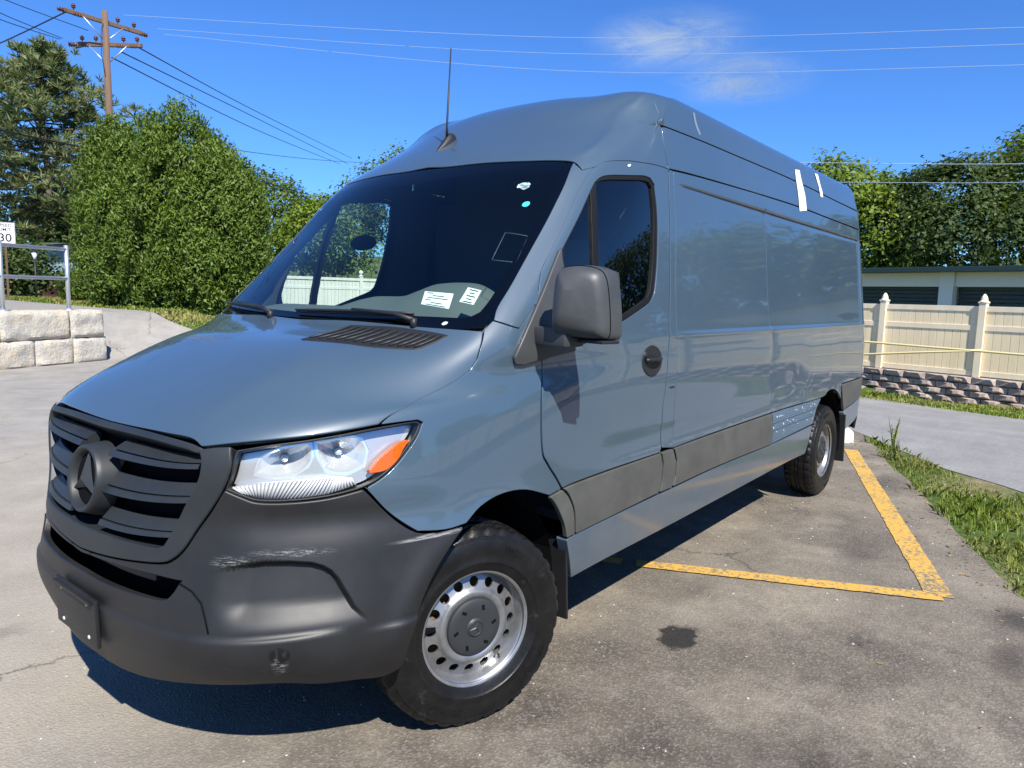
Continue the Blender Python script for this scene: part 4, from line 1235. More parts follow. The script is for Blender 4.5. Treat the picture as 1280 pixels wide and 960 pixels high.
    MB().lathe([(.0265+.0022*math.cos(a), .0985+.0022*math.sin(a)) for a in np.linspace(0, 2*math.pi, 8, endpoint=False)], Ry, 36, closed=True).build("cap_ring", M['hub_cap_plastic'], cap)
    star(Matrix.Translation((0, .0975, 0)) @ Matrix.Rotation(.35, 4, 'Y') @ Ry, .027, .006, .005, "star_emblem", M['hub_cap_plastic'], cap)
    # valve
    MB().tube([(.19*math.cos(-1.9), .07, .19*math.sin(-1.9)), (.165*math.cos(-1.9), .085, .165*math.sin(-1.9))], .005, 6).build("tyre_valve", M['black'], rim)
    return root
wheel = make_wheel()
wheel.parent = van
ST = .352
wheel.location = (-.022, .845, .3745); wheel.rotation_euler = (0, .3, 0)
def place(w, loc, steer=0., spin=0., right=False):
    w.location = loc
    w.rotation_euler = (Matrix.Rotation(-steer+(math.pi if right else 0), 3, 'Z') @ Matrix.Rotation(spin, 3, 'Y')).to_euler()
place(wheel, (-.024, .838, .3745), ST, .35)
for loc, s_, r_ in (((-4.325, .848, .3745), 0, False), ((-.024, -.838, .3745), ST, True), ((-4.325, -.848, .3745), 0, True)):
    place(copy_tree(wheel, van), loc, s_, 1.1, r_)

# wheel housings, under-body, mud flaps
def housing(wx, zc, rad, y0, y1, name="wheel_housing"):
    mb = MB()
    n = 20; prev = None
    V = []; F = []
    for k in range(n+1):
        a = math.pi*k/n
        for y in (y0, y1):
            V.append((wx+rad*math.cos(a), y, zc+rad*math.sin(a)))
    for k in range(n):
        F.append((2*k, 2*k+1, 2*k+3, 2*k+2))
    c = len(V); V.append((wx, y1, zc))
    for k in range(n):
        F.append((2*k+1, 2*k+3, c))
    # skirts down to the floor line
    b = len(V)
    V += [(wx+rad, y0, zc-.02), (wx+rad, y1, zc-.02), (wx-rad, y0, zc-.10), (wx-rad, y1, zc-.10), ]
    F += [(0, 1, b+1, b), (2*n, 2*n+1, b+3, b+2)]
    return pydata(name, V, F, M['well_liner'], van, smooth=False)
for s_ in (1, -1):
    housing(-.03, .40, .470, s_*.91, s_*.45)
    housing(-4.24, .42, .455, s_*.975, s_*.45)
mb = MB(); mb.box((-2.5, 0, .42), (5.2, 1.30, .14)); mb.box((-2.2, 0, .47), (3.0, 1.86, .06)); mb.box((-5.0, 0, .52), (.7, 1.8, .06))
mb.build("underbody", M['void'], van)
MB().tube([(-4.325, -.8, .36), (-4.325, .8, .36)], .06, 10).build("rear_axle", M['void'], van)
for s_ in (1, -1):
    mb = MB(); mb.box((-4.73, s_*.90, .43), (.012, .22, .42), Euler((0, .10, 0)), bev=.004); mb.build("mud_flap", M['black'], van)
    mb = MB(); mb.box((-.505, s_*.885, .42), (.012, .19, .36), Euler((0, .08, 0)), bev=.004); mb.build("mud_flap", M['black'], van)
# ------------------------------------------------------------------ mirror, its foot, handle, aerial, tapes
def rounded(pts, n=6):
    return smooth_poly(pts, 170, n)
def mirror(f):
    mb = MB()
    # housing: lofted sections from the glass side (back) to the rounded front
    out = np.array([(1.060, 1.700), (1.085, 1.722), (1.16, 1.728), (1.232, 1.712), (1.262, 1.672), (1.278, 1.58), (1.286, 1.47), (1.280, 1.432), (1.255, 1.422), (1.15, 1.426), (1.068, 1.432), (1.046, 1.452), (1.043, 1.52), (1.048, 1.62)])
    out = np.array([1.165, 1.430])+(out-np.array([1.165, 1.422]))*np.array([.86, .86])
    O = smooth_poly(out, 170, 4)
    c = np.array([1.165, 1.56])
    secs = [(-.335, .94), (-.338, 1.0), (-.31, 1.0), (-.275, .985), (-.245, .94), (-.222, .84), (-.208, .66), (-.200, .35)]
    V = []; F = []
    n = len(O)
    for x, s in secs:
        for q in O:
            p = c+(q-c)*s
            tilt = (q[0]-1.16)*-.22       # outer end swept back
            V.append((x+tilt*1.0, f*p[0], p[1]))
    for k in range(len(secs)-1):
        for i in range(n):
            a, b = k*n+i, k*n+(i+1) % n
            F.append((a, b, b+n, a+n))
    F.append(tuple(range((len(secs)-1)*n, len(secs)*n)))
    root = pydata("wing_mirror", V, F, M['mirror_shell'], van, smooth=True)
    root.data.set_sharp_from_angle(angle=R(50))
    g = [( -.336+(q[0]-1.16)*-.22, f*(c+(q-c)*.92)[0], (c+(q-c)*.92)[1]) for q in O]
    pydata("mirror_glass", g, [tuple(range(n))], M['chrome'], root)
    # seam round the shell where the cover clips on
    sm_ = [(-.262+(q[0]-1.16)*-.22, f*(c+(q-c)*.972)[0], (c+(q-c)*.972)[1]) for q in O]
    MB().tube(sm_+[sm_[0]], .0022, 5, cap=False).build("mirror_seam", M['void'], root)
    # arm
    mb = MB()
    mb.box((-.285, f*1.035, 1.435), (.105, .20, .070), Euler((0, 0, f*-.2)), bev=.014)
    mb.build("mirror_arm", M['mirror_shell'], root, auto=40)
    mb = MB()
    mb.box((-.32, f*1.165, 1.424), (.09, .20, .012), Euler((0, 0, f*-.2)), bev=.004)
    mb.build("mirror_foot", M['black'], root)
mirror(1.)
for mir in (None, 'right'):
    s_ = panel("mirror_sail", UV['sail'], M['trim_grey'] if False else M['mirror_shell'], van, mirror=mir, step=.03, bstep=.012, gap=0, off=.016, edge=.006, depth=.02)
# handle: dished cup with a bar across it
hu, hv = UV['handle'][0]
def handle(mir):
    f = -1 if mir else 1
    c = S1(hu, hv, .0); n = (S1(hu, hv, 1.)-c).normalized()
    c = Vector((c.x, f*c.y, c.z)); n = Vector((n.x, f*n.y, n.z))
    X = Vector((1, 0, 0)); X = (X-n*X.dot(n)).normalized(); Z = n.cross(X) if f < 0 else X.cross(n)
    Z = Z if Z.z > 0 else -Z
    m = Matrix((X, Z, n)).transposed().to_4x4(); m.translation = c
    mb = MB()
    m = m @ Matrix.Diagonal((1.25, 1.25, 1.25, 1.))
    mm = m @ Matrix.Diagonal((1.34, 1., 1., 1.))
    mb.lathe([(.058, .001), (.056, .0035), (.052, .0025), (.044, .001), (.0, .0008)], mm, 36)
    cup = mb.build("door_handle", M['black'], van)
    mb = MB()
    mb.tube([m @ Vector((x, .004, .004+.016*math.cos(x/.064*math.pi/2))) for x in np.linspace(-.060, .060, 13)], [.009]+[.012]*11+[.009], 8)
    mb.build("handle_grip", M['black'], cup)
    mb = MB(); mb.lathe([(.0, .006), (.010, .005), (.012, .002)], m @ Matrix.Translation((.055, .025, .0)), 12); mb.build("handle_lock", M['hub_cap_plastic'], cup)
handle(None); handle('right')
# aerial
ab = S1(-.30, 10.80, .0); an = (S1(-.30, 10.80, 1.)-ab).normalized()
d = (S1(0., 11.4, 0)-S1(0., 10.6, 0)).normalized()
m = Matrix((d, an.cross(d), an)).transposed().to_4x4(); m.translation = ab
mb = MB()
V = []; secs = [(-.085, .004, .003), (-.06, .014, .012), (-.02, .021, .024), (.02, .024, .036), (.05, .022, .040), (.07, .012, .028), (.078, .004, .008)]
for x, w, h in secs:
    V += [m @ Vector((x, w*math.cos(a), h*max(0, math.sin(a))-.004*(math.sin(a) < .01))) for a in np.linspace(0, math.pi, 9)]
F = [(k*9+i, k*9+i+1, (k+1)*9+i+1, (k+1)*9+i) for k in range(len(secs)-1) for i in range(8)]
aer = pydata("aerial_base", V, F, M['black'], van, smooth=True)
b0 = m @ Vector((.02, 0, .03))
MB().tube([b0, b0+Vector((.005, .003, .05)), b0+Vector((-.02, .0, .44))], [.008, .0055, .0028], 8).build("aerial_rod", M['black'], aer)
# strips of white tape over the rear roof seams
for key in ('tape1', 'tape2'):
    patch("tape_strip", UV[key], M['white_sticker'], van, .003, label="white tape strip over the roof seam")
for v0 in (8.5,):
    pass
simple("bright_scratch", (.15, .19, .23), .5)
M['glint_paint'] = simple("glint_white", (.8, .8, .78), .3)
patch("painted_glint", disc_uv(UV['glint'][0], .011, 8), M['glint_paint'], van, .003)  # sun glint over the door, painted as a small white disc
patch("scratch", UV['scratch'], M['bright_scratch'], van, .001)
mk = disc_uv(UV['mark'][0], .012, 8)
patch("latch_mark", [(u, v) for u, v in quad_uv(UV['mark'][0], .05, .008)], M['black'], van, .002)

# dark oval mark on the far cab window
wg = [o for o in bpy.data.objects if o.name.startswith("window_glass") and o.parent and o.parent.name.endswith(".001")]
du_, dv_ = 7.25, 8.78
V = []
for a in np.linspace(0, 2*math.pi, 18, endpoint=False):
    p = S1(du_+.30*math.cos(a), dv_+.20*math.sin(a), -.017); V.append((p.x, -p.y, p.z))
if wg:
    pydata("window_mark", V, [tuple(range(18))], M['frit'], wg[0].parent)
# ------------------------------------------------------------------ terrain
FD = np.array([.270, .963]); FN = np.array([-.963, .270]); F0 = np.array([-14.85, -.92])     # line of the retaining wall and fence
def ss(a, b, x):
    t = np.clip((x-a)/(b-a), 0, 1)
    return t*t*(3-2*t)
def height(x, y):
    x = np.asarray(x, float); y = np.asarray(y, float)
    q = (x-F0[0])*FN[0]+(y-F0[1])*FN[1]
    s = (x-F0[0])*FD[0]+(y-F0[1])*FD[1]
    h = -.24*ss(-6.5, .3, q)*ss(-14, -6, s)
    h = h+.55*ss(.2, .6, q)*ss(-14, -6, s)*ss(40, 20, q)
    k = ss(-5., -9., x)
    left = .95*ss(0, 1, (-(y)-(14.3-3.3*k))/(1.0+5.2*k))
    h = h*ss(-12, -9, y)+left
    far = np.hypot(x, y)
    h = h+7.*ss(60, 130, far)*ss(.2, -.2, (x*.62-y*.1)/np.maximum(far, 1.))*ss(0, -.3, y/np.maximum(far, 1.))
    return h
def drape(name, poly, step, mat, dz, hole_bed=None, **kw):
    P = resample(np.array(poly, float), step)
    lo, hi = P.min(0), P.max(0)
    G = np.array([(a, b) for a in np.arange(lo[0]+step/2, hi[0], step) for b in np.arange(lo[1]+step/2, hi[1], step)]).reshape(-1, 2)
    G = G[inside(P, G)] if len(G) else G
    if len(G):
        d = np.full(len(G), 9e9)
        for i in range(0, len(P), 64):
            d = np.minimum(d, ((G[:, None]-P[None, i:i+64])**2).sum(-1).min(1))
        G = G[d > (step*.4)**2]
    vs = [Vector(q) for q in P]+[Vector(q) for q in G]
    V, E_, Fc, *_ = delaunay_2d_cdt(vs, [(i, (i+1) % len(P)) for i in range(len(P))], [], 0, 1e-6)
    V = np.array([tuple(v) for v in V]); Fc = np.array([f for f in Fc if len(f) == 3])
    Fc = Fc[inside(P, V[Fc].mean(1))]
    a, b, c = V[Fc[:, 0]], V[Fc[:, 1]], V[Fc[:, 2]]
    fl = ((b-a)[:, 0]*(c-a)[:, 1]-(b-a)[:, 1]*(c-a)[:, 0]) < 0
    Fc[fl] = Fc[fl][:, ::-1]
    Z = height(V[:, 0], V[:, 1])+dz
    return pydata(name, np.column_stack([V, Z]), Fc.tolist(), mat, smooth=True, **kw)

def mat_ground():
    t = NT("dry_grass_soil", Roughness=.95, Specular_IOR_Level=.2)
    P = t.pos()
    n = t.noise(P, .9, 8, .65)
    n2 = t.noise(P, 14., 5, .7)
    g = t.mix(t.ramp(n2, [(.35, 0.), (.68, 1.)]), (.050, .085, .018), (.11, .15, .035))
    d = t.mix(t.ramp(n2, [(.3, 0.), (.7, 1.)]), (.18, .145, .075), (.27, .23, .14))
    t.set('Base_Color', t.mix(t.ramp(n, [(.48, 0.), (.64, 1.)]), g, d))
    t.bump(n2, .8, .05)
    return t.m
M['ground'] = mat_ground()
def mat_asphalt():
    t = NT("worn_asphalt", Specular_IOR_Level=.35)
    P = t.pos()
    x, y, z = t.sep(P)
    big = t.noise(P, .38, 6, .6)
    mid = t.noise(P, 2.1, 7, .65)
    fine = t.noise(P, 26., 6, .7)
    stone = t.voro(P, 110.)
    stone_c = t.voro(P, 110., out='Color')
    grit = t.voro(P, 46.)
    # the bay to the van's left was sealed later and is darker and browner than the old lot
    q = t.math('ADD', t.math('MULTIPLY', x, -.33), t.math('MULTIPLY', y, 1.))
    q = t.math('ADD', q, t.math('MULTIPLY', t.math('SUBTRACT', mid, .5), .9))
    zone = t.new("ShaderNodeMapRange", {'Value': q, 'From Min': -1.1, 'From Max': 1.0}, interpolation_type='SMOOTHSTEP').outputs[0]
    old = t.mix(t.ramp(mid, [(.28, 0.), (.72, 1.)]), (.245, .222, .185), (.37, .335, .28))
    seal = t.mix(t.ramp(mid, [(.36, 0.), (.66, 1.)]), (.058, .047, .036), (.155, .128, .097))
    base = t.mix(zone, old, seal)
    blot = t.noise(P, .95, 7, .68)
    seal = t.mix(t.math('MULTIPLY', t.ramp(blot, [(.47, 0.), (.66, 1.)]), .6), seal, (.050, .043, .036))
    dusty = t.noise(P, 1.5, 7, .7)
    seal = t.mix(t.math('MULTIPLY', t.ramp(dusty, [(.50, 0.), (.68, 1.)]), .55), seal, (.27, .235, .185))
    base = t.mix(zone, old, seal)
    base = t.mix(t.math('MULTIPLY', t.ramp(big, [(.40, 0.), (.66, 1.)]), .45), base, (.27, .235, .18))
    # far side of the lot is greyer
    far = t.new("ShaderNodeMapRange", {'Value': y, 'From Min': -2.5, 'From Max': -8.}, interpolation_type='SMOOTHSTEP').outputs[0]
    base = t.mix(t.math('MULTIPLY', far, .75), base, t.mix(t.ramp(mid, [(.3, 0.), (.7, 1.)]), (.195, .188, .175), (.31, .30, .28)))
    # sand and grit washed into the surface
    sandm = t.math('MULTIPLY', t.ramp(t.noise(P, 1.15, 8, .7), [(.50, 0.), (.68, 1.)]), t.ramp(fine, [(.35, .2), (.6, 1.)]))
    base = t.mix(t.math('MULTIPLY', sandm, .55), base, (.36, .31, .23))
    sp = t.math('MULTIPLY', t.ramp(grit, [(.05, 1.), (.16, 0.)]), t.ramp(t.sep(t.voro(P, 46., out='Color'))[0], [(.58, 0.), (.72, 1.)]))
    base = t.mix(t.math('MULTIPLY', sp, .65), base, (.42, .39, .34))
    base = t.mix(t.math('MULTIPLY', t.ramp(stone, [(.2, 0.), (.75, 1.)]), .22), base, t.mix(.5, base, (.03, .028, .026)))
    base = t.mix(t.math('MULTIPLY', t.ramp(t.sep(stone_c)[1], [(.55, 0.), (.95, 1.)]), .22), base, (.38, .36, .32))
    # oil stains and dark drips
    Pw = t.new("ShaderNodeVectorMath", {0: P, 1: t.new("ShaderNodeVectorMath", {0: t.noise(P, 7., 5, .65, out='Color'), 1: (.24, .24, 0)}, operation='MULTIPLY').outputs[0]}, operation='ADD').outputs[0]
    Pw = t.new("ShaderNodeVectorMath", {0: Pw, 1: (.12, .12, 0)}, operation='SUBTRACT').outputs[0]
    def stain(c, r, a, soft=.35):
        return t.math('MULTIPLY', t.blob(Pw, (*c, 0), (*r, 1), soft), a)
    st = stain((-1.15, 1.19), (.16, .10), .92, .3)
    for c, r, a in (((-.62, .78), (.05, .04), .8), ((-2.45, 2.45), (.30, .22), .62), ((-1.95, 2.45), (.35, .14), .55), ((-1.72, 1.86), (.17, .05), .5), ((-3.0, 1.55), (.5, .2), .3), ((-.4, 1.9), (.6, .35), .30),
                    ((.55, 1.25), (.5, .3), .25), ((-1.75, 1.0), (.4, .16), .32), ((-5.2, 1.3), (.7, .25), .3), ((.9, -1.15), (.22, .10), .3)):
        st = t.math('MAXIMUM', st, stain(c, r, a, .9))
    base = t.mix(st, base, (.020, .018, .017))
    # hair cracks
    cr = t.voro(t.mapv(Pw, (.55, .55, .0)), 1., 'DISTANCE_TO_EDGE')
    ck = t.math('MULTIPLY', t.ramp(cr, [(.0, 1.), (.006, 0.)]), t.ramp(t.noise(P, .7, 3), [(.50, 0.), (.6, .75)]))
    base = t.mix(ck, base, (.03, .028, .026))
    t.set('Base_Color', base)
    t.set('Roughness', t.math('SUBTRACT', .92, t.math('MULTIPLY', st, .35)))
    h = t.math('ADD', t.math('MULTIPLY', stone, .7), t.math('ADD', t.math('MULTIPLY', fine, .8), t.math('MULTIPLY', ck, -2.)))
    t.bump(h, .38, .010)
    return t.m
M['asphalt'] = mat_asphalt()
def mat_road():
    t = NT("grey_road", Roughness=.9, Specular_IOR_Level=.3)
    P = t.pos()
    mid = t.noise(P, 1.4, 7, .65); fine = t.noise(P, 30., 5, .7)
    st = t.noise(t.mapv(P, (1, 1, 1), rot=(0, 0, -1.02)), 1., 5, .6)
    base = t.mix(t.ramp(mid, [(.3, 0.), (.7, 1.)]), (.165, .160, .152), (.255, .247, .235))
    lane = t.noise(t.mapv(P, (.35, 5., 1), rot=(0, 0, -1.02)), 1., 4, .6)
    base = t.mix(t.math('MULTIPLY', t.ramp(lane, [(.45, 0.), (.7, 1.)]), .4), base, (.16, .155, .15))
    base = t.mix(t.math('MULTIPLY', t.ramp(fine, [(.4, 0.), (.7, 1.)]), .35), base, (.36, .36, .35))
    t.set('Base_Color', base)
    t.bump(fine, .5, .012)
    return t.m
M['road'] = mat_road()
def mat_yellow():
    t = NT("worn_yellow_line_paint", Roughness=.75)
    P = t.pos()
    n = t.noise(P, 38., 7, .72); n2 = t.noise(P, 3.2, 4, .6)
    wear = t.ramp(t.math('ADD', t.math('MULTIPLY', n, .75), t.math('MULTIPLY', n2, .35)), [(.54, 0.), (.63, 1.)])
    yel = t.mix(n2, (.52, .29, .040), (.60, .37, .075))
    t.set('Base_Color', t.mix(wear, yel, (.17, .145, .105)))
    t.bump(n, .4, .006)
    return t.m
M['yellow'] = mat_yellow()

# edges of the sheets that lie on the terrain
rw = random.Random(11)
edge = []
E0 = [(-7.7, .52), (-6.85, .84), (-5.89, 1.21), (-4.48, 1.80), (-3.42, 2.19), (-2.85, 2.44), (-1.2, 3.2), (1.0, 4.3), (4., 6.0)]
for (a, b), (c, d) in zip(E0, E0[1:]):
    for k in range(6):
        edge.append((a+(c-a)*k/6+rw.uniform(-.02, .02), b+(d-b)*k/6+rw.uniform(-.025, .025)))
lot = edge+[(12, 10), (30, 16), (30, -12), (30, -60), (-7.6, -60), (-7.7, -30), (-7.3, -23.9), (-6.95, -18.6), (-6.95, -15.2), (-8.2, -12.8), (-14.5, -9), (-13.2, -4), (-10.8, -2.2)]
drape("parking_lot", lot, .7, M['asphalt'], .0, kind='structure')
def fpt(s, q):
    return tuple(F0+FD*s+FN*q)
NEAR = np.array([(-9.6, -1.4), (-8.6, -.2), (-7.63, .64), (-6.43, 1.42), (-5.59, 2.27), (-4.4, 4.0), (-3.2, 7.), (-1.6, 12.), (3., 26.), (8., 40.)])
def near_x(y):
    return np.interp(y, NEAR[:, 1], NEAR[:, 0])
near_edge = [(near_x(y)+.07*math.sin(y*2.3)+.04*math.sin(y*5.1), y) for y in np.arange(-1.4, 40, .5)]
drape("road", near_edge+[fpt(s, -1.55+.1*math.sin(s*1.7)) for s in np.arange(45, -9, -.6)], .7, M['road'], -.006, kind='structure')
# base terrain: fine near the van, coarse out to the horizon
ax_ = np.concatenate([-np.geomspace(30, 2500, 22)[::-1], np.arange(-29, 29.5, .8), np.geomspace(30, 2500, 22)])
gx, gy = np.meshgrid(ax_, ax_)
gz = height(gx, gy)-.03
n = len(ax_)
gp = np.column_stack([gx.ravel(), gy.ravel()])
under = inside(np.array(lot), gp)
gz = gz-.22*under.reshape(gz.shape)
pydata("ground", np.column_stack([gx.ravel(), gy.ravel(), gz.ravel()]), [(j*n+i, j*n+i+1, (j+1)*n+i+1, (j+1)*n+i) for j in range(n-1) for i in range(n-1)], M['ground'], smooth=True, kind='structure')
# strip of soil and dry grass between the lot and the road, and under the wall
drape("verge", edge+[(12, 10), (12, 40)]+[(near_x(y)-.45, y) for y in np.arange(40, -1.4, -1.)], .5, M['ground'], -.012, kind='structure')
# painted lines of the bay: one long, one short, meeting in a corner
def strip(name, pts, w, mat, dz, **kw):
    P = [np.array(p) for p in pts]
    L = []; Rr = []
    for a, b in zip(P, P[1:]):
        d = (b-a)/np.linalg.norm(b-a); nn = np.array([-d[1], d[0]])
        m = max(2, int(np.linalg.norm(b-a)/.05))
        for k in range(m+1):
            q = a+(b-a)*k/m
            L.append(q+nn*(w/2+rw.uniform(-.004, .004))); Rr.append(q-nn*(w/2+rw.uniform(-.004, .004)))
    V = [(*q, float(height(*q))+dz) for q in L+Rr]; k = len(L)
    return pydata(name, V, [(i, k+i, k+i+1, i+1) for i in range(k-1)], mat, **kw)
strip("parking_line", [(-6.52, .66), (-2.545, 2.075)], .138, M['yellow'], .005, kind='structure')
strip("parking_line", [(-1.86, .58), (-2.535, 2.085)], .11, M['yellow'], .0085, kind='structure')
strip("parking_line", [(-1.83, .50), (-1.48, -.62)], .098, M['yellow'], .005, kind='structure')
# loose grit on the asphalt
gr = np.random.default_rng(4)
V = []; F = []
for k in range(2600):
    r = gr.random(2)
    x = 1.6-7.5*r[0]; y = -3.2+6.4*r[1]
    if y > .30*x+3.9 or y > 2.2 and x < -2.9:
        continue
    s = .0025+.006*gr.random()**3
    o = len(V)
    zz = float(height(x, y))
    a = gr.random()*6.28
    for t_ in range(4):
        V.append((x+s*math.cos(a+t_*1.57)*(.7+.6*gr.random()), y+s*math.sin(a+t_*1.57)*(.7+.6*gr.random()), zz+.001))
    V.append((x, y, zz+s*.9))
    F += [(o, o+1, o+4), (o+1, o+2, o+4), (o+2, o+3, o+4), (o+3, o, o+4)]
t = NT("pale_grit", Roughness=.9)
t.set('Base_Color', t.mix(t.new("ShaderNodeNewGeometry").outputs['Random Per Island'], (.12, .11, .10), (.48, .45, .40)))
pydata("gravel", V, F, t.m, kind='stuff')
# dry leaves and bits of bark blown along the lot's edge
V = []; F = []
for k in range(420):
    i = gr.integers(0, len(edge)-1); a_ = np.array(edge[i]); b_ = np.array(edge[i+1])
    p_ = a_+(b_-a_)*gr.random()+np.array([.3, -1.])*abs(gr.normal())*.16*(1 if gr.random() < .8 else 5)
    if p_[0] > 3 or p_[0] < -7.3:
        continue
    s = .006+.016*gr.random()**2; a = gr.random()*6.28; o = len(V); zz = float(height(*p_))+.003
    d_ = np.array([math.cos(a), math.sin(a)]); n_ = np.array([-d_[1], d_[0]])
    for q, hh in ((-d_*s, .0), (n_*s*.45, .006*gr.random()), (d_*s, .008*gr.random()), (-n_*s*.45, .0)):
        V.append((p_[0]+q[0], p_[1]+q[1], zz+hh))
    F.append((o, o+1, o+2, o+3))
t = NT("dry_leaf_litter", Roughness=.9)
t.set('Base_Color', t.mix(t.new("ShaderNodeNewGeometry").outputs['Random Per Island'], (.07, .045, .02), (.30, .21, .09)))
pydata("leaf_litter", V, F, t.m, kind='stuff')
# rounded concrete wheel stop behind the van
t = NT("pale_concrete", Roughness=.9)
t.set('Base_Color', t.mix(t.noise(t.pos(), 9., 6), (.42, .40, .35), (.62, .60, .54)))
t.bump(t.noise(t.pos(), 40., 5), .4, .01)
M['concrete'] = t.m
mb = MB()
sec = [(.0, -.12), (.07, -.115), (.125, -.085), (.15, -.03), (.15, .03), (.125, .085), (.07, .115), (0, .12)]
d = np.array([.35, -.94]); nn = np.array([.94, .35])
V = []; F = []
for k, s in enumerate((0, .05, .3, 1.6, 1.85, 1.9)):
    f = .75 if k in (0, 5) else 1
    for h, w in sec:
        p = np.array([-7.05, .55])+d*s+nn*w*f
        V.append((p[0], p[1], float(height(*p))+h*f*1.05))
for k in range(5):
    for i in range(8):
        F.append((k*8+i, k*8+(i+1) % 8, (k+1)*8+(i+1) % 8, (k+1)*8+i))
F += [tuple(range(8)), tuple(range(47, 39, -1))]
o = pydata("wheel_stop", V, F, M['concrete'], smooth=False, label="pale rounded concrete wheel stop on the asphalt behind the rear wheel", cat="wheel stop")
o.data.shade_smooth(); o.data.set_sharp_from_angle(angle=R(50))
# ------------------------------------------------------------------ foliage
def mat_leaf(name, c1, c2, c3=None, trans=.35):
    t = NT(name, Roughness=.55, Specular_IOR_Level=.35)
    r = t.new("ShaderNodeNewGeometry").outputs['Random Per Island']
    col = t.mix(r, c1, c2)
    if c3:
        col = t.mix(t.ramp(t.noise(t.pos(), .55, 3), [(.45, 0.), (.62, .8)]), col, c3)
    t.set('Base_Color', col)
    tr = t.new("ShaderNodeBsdfTranslucent", {'Color': t.mix(.5, col, (.16, .22, .02))})
    mx = t.new("ShaderNodeMixShader", {0: trans, 1: t.b.outputs[0], 2: tr.outputs[0]})
    t.link(mx.outputs[0], t.n["Material Output"].inputs[0])
    return t.m
M['leaf_arb'] = mat_leaf("arborvitae_green", (.055, .108, .012), (.165, .240, .032), (.10, .155, .02), .3)
M['leaf_light'] = mat_leaf("light_tree_green", (.085, .155, .014), (.20, .27, .034), (.16, .22, .02))
M['leaf_dark'] = mat_leaf("dark_tree_green", (.028, .058, .016), (.080, .120, .030), (.06, .095, .022))
M['leaf_mid'] = mat_leaf("mid_tree_green", (.06, .105, .014), (.14, .195, .03))
M['needle'] = mat_leaf("pine_needle_green", (.080, .120, .042), (.185, .220, .085), (.18, .19, .07), .3)
M['grass'] = mat_leaf("grass_blade_green", (.13, .21, .02), (.32, .39, .06), (.40, .35, .13), .4)
def mat_bark():
    t = NT("grey_brown_bark", Roughness=.9)
    n = t.noise(t.mapv(t.pos(), (8, 8, 1.5)), 2., 6, .65)
    t.set('Base_Color', t.mix(n, (.05, .038, .028), (.19, .155, .12)))
    t.bump(n, .8, .03)
    return t.m
M['bark'] = mat_bark()
def leaf_mesh(name, C, Nn, L, W, mats, parent, rg, tdir=None, **kw):
    """one folded diamond per leaf: centres C, facing Nn, half length L, half width W"""
    k = len(C)
    rnd = rg.normal(size=(k, 3)) if tdir is None else tdir+rg.normal(size=(k, 3))*.45
    T = rnd-Nn*(rnd*Nn).sum(1, keepdims=True); T /= np.linalg.norm(T, axis=1, keepdims=True)+1e-9
    B = np.cross(Nn, T)
    sc = (.65+.7*rg.random((k, 1)))
    l = L*sc; w = W*sc
    V = np.stack([C-T*l, C+B*w+Nn*w*.35-T*l*.1, C+T*l, C-B*w+Nn*w*.35-T*l*.1], 1).reshape(-1, 3)
    me = bpy.data.meshes.new(name)
    me.vertices.add(4*k); me.vertices.foreach_set('co', V.ravel())
    me.loops.add(4*k); me.loops.foreach_set('vertex_index', np.arange(4*k, dtype=np.int32))
    me.polygons.add(k); me.polygons.foreach_set('loop_start', np.arange(0, 4*k, 4, dtype=np.int32))
    me.update(calc_edges=True)
    return mesh_obj(name, me, mats, parent, **kw)
def unit(rg, k):
    v = rg.normal(size=(k, 3))
    return v/np.linalg.norm(v, axis=1, keepdims=True)
def lump(D, ph, f=3.2):
    return (np.sin(D[:, 0]*f*1.7+ph)*np.sin(D[:, 1]*f*1.9+ph*2.1)+np.sin(D[:, 2]*f*2.3+ph*.7)*np.sin((D[:, 0]+D[:, 1])*f*1.3+ph))*.5
def broad_crown(parent, centre, R3, clumps, per, leaf, mat, seed, lobes=9, low=.3):
    """crown of a broad-leaved tree: lobes round the middle, clumps on each lobe's skin, leaves round each clump"""
    rg = np.random.default_rng(seed)
    centre = np.array(centre, float); R3 = np.array(R3, float)
    D = unit(rg, lobes*3); D = D[D[:, 2] > -low][:lobes]
    LC = centre+D*R3*(.50+.18*rg.random((len(D), 1))); LR = R3.mean()*(.34+.20*rg.random(len(D)))
    LC = np.concatenate([[centre], LC]); LR = np.concatenate([[R3.min()*.62], LR])
    k = rg.choice(len(LC), clumps, p=LR**2/(LR**2).sum())
    d = unit(rg, clumps)
    d[:, 2] = np.where(d[:, 2] < -.85, -d[:, 2], d[:, 2])
    rad = LR[k]*(.78+.26*rg.random(clumps)+.16*lump(d, seed))
    cc = LC[k]+d*rad[:, None]
    # drop clumps buried deep in other lobes
    dist = np.min(np.linalg.norm(cc[:, None]-LC[None], axis=2)/LR[None], axis=1)
    keep = dist > .72
    cc, d = cc[keep], d[keep]
    m = len(cc)
    C = (cc[:, None]+rg.normal(size=(m, per, 3))*leaf*np.array([2.8, 2.8, 1.9])).reshape(-1, 3)
    Nn = np.repeat(d, per, 0)*.7+unit(rg, m*per)*.8+np.array([0, 0, .55]); Nn /= np.linalg.norm(Nn, axis=1, keepdims=True)
    return leaf_mesh("crown", C, Nn, leaf, leaf*.55, mat, parent, rg), LC
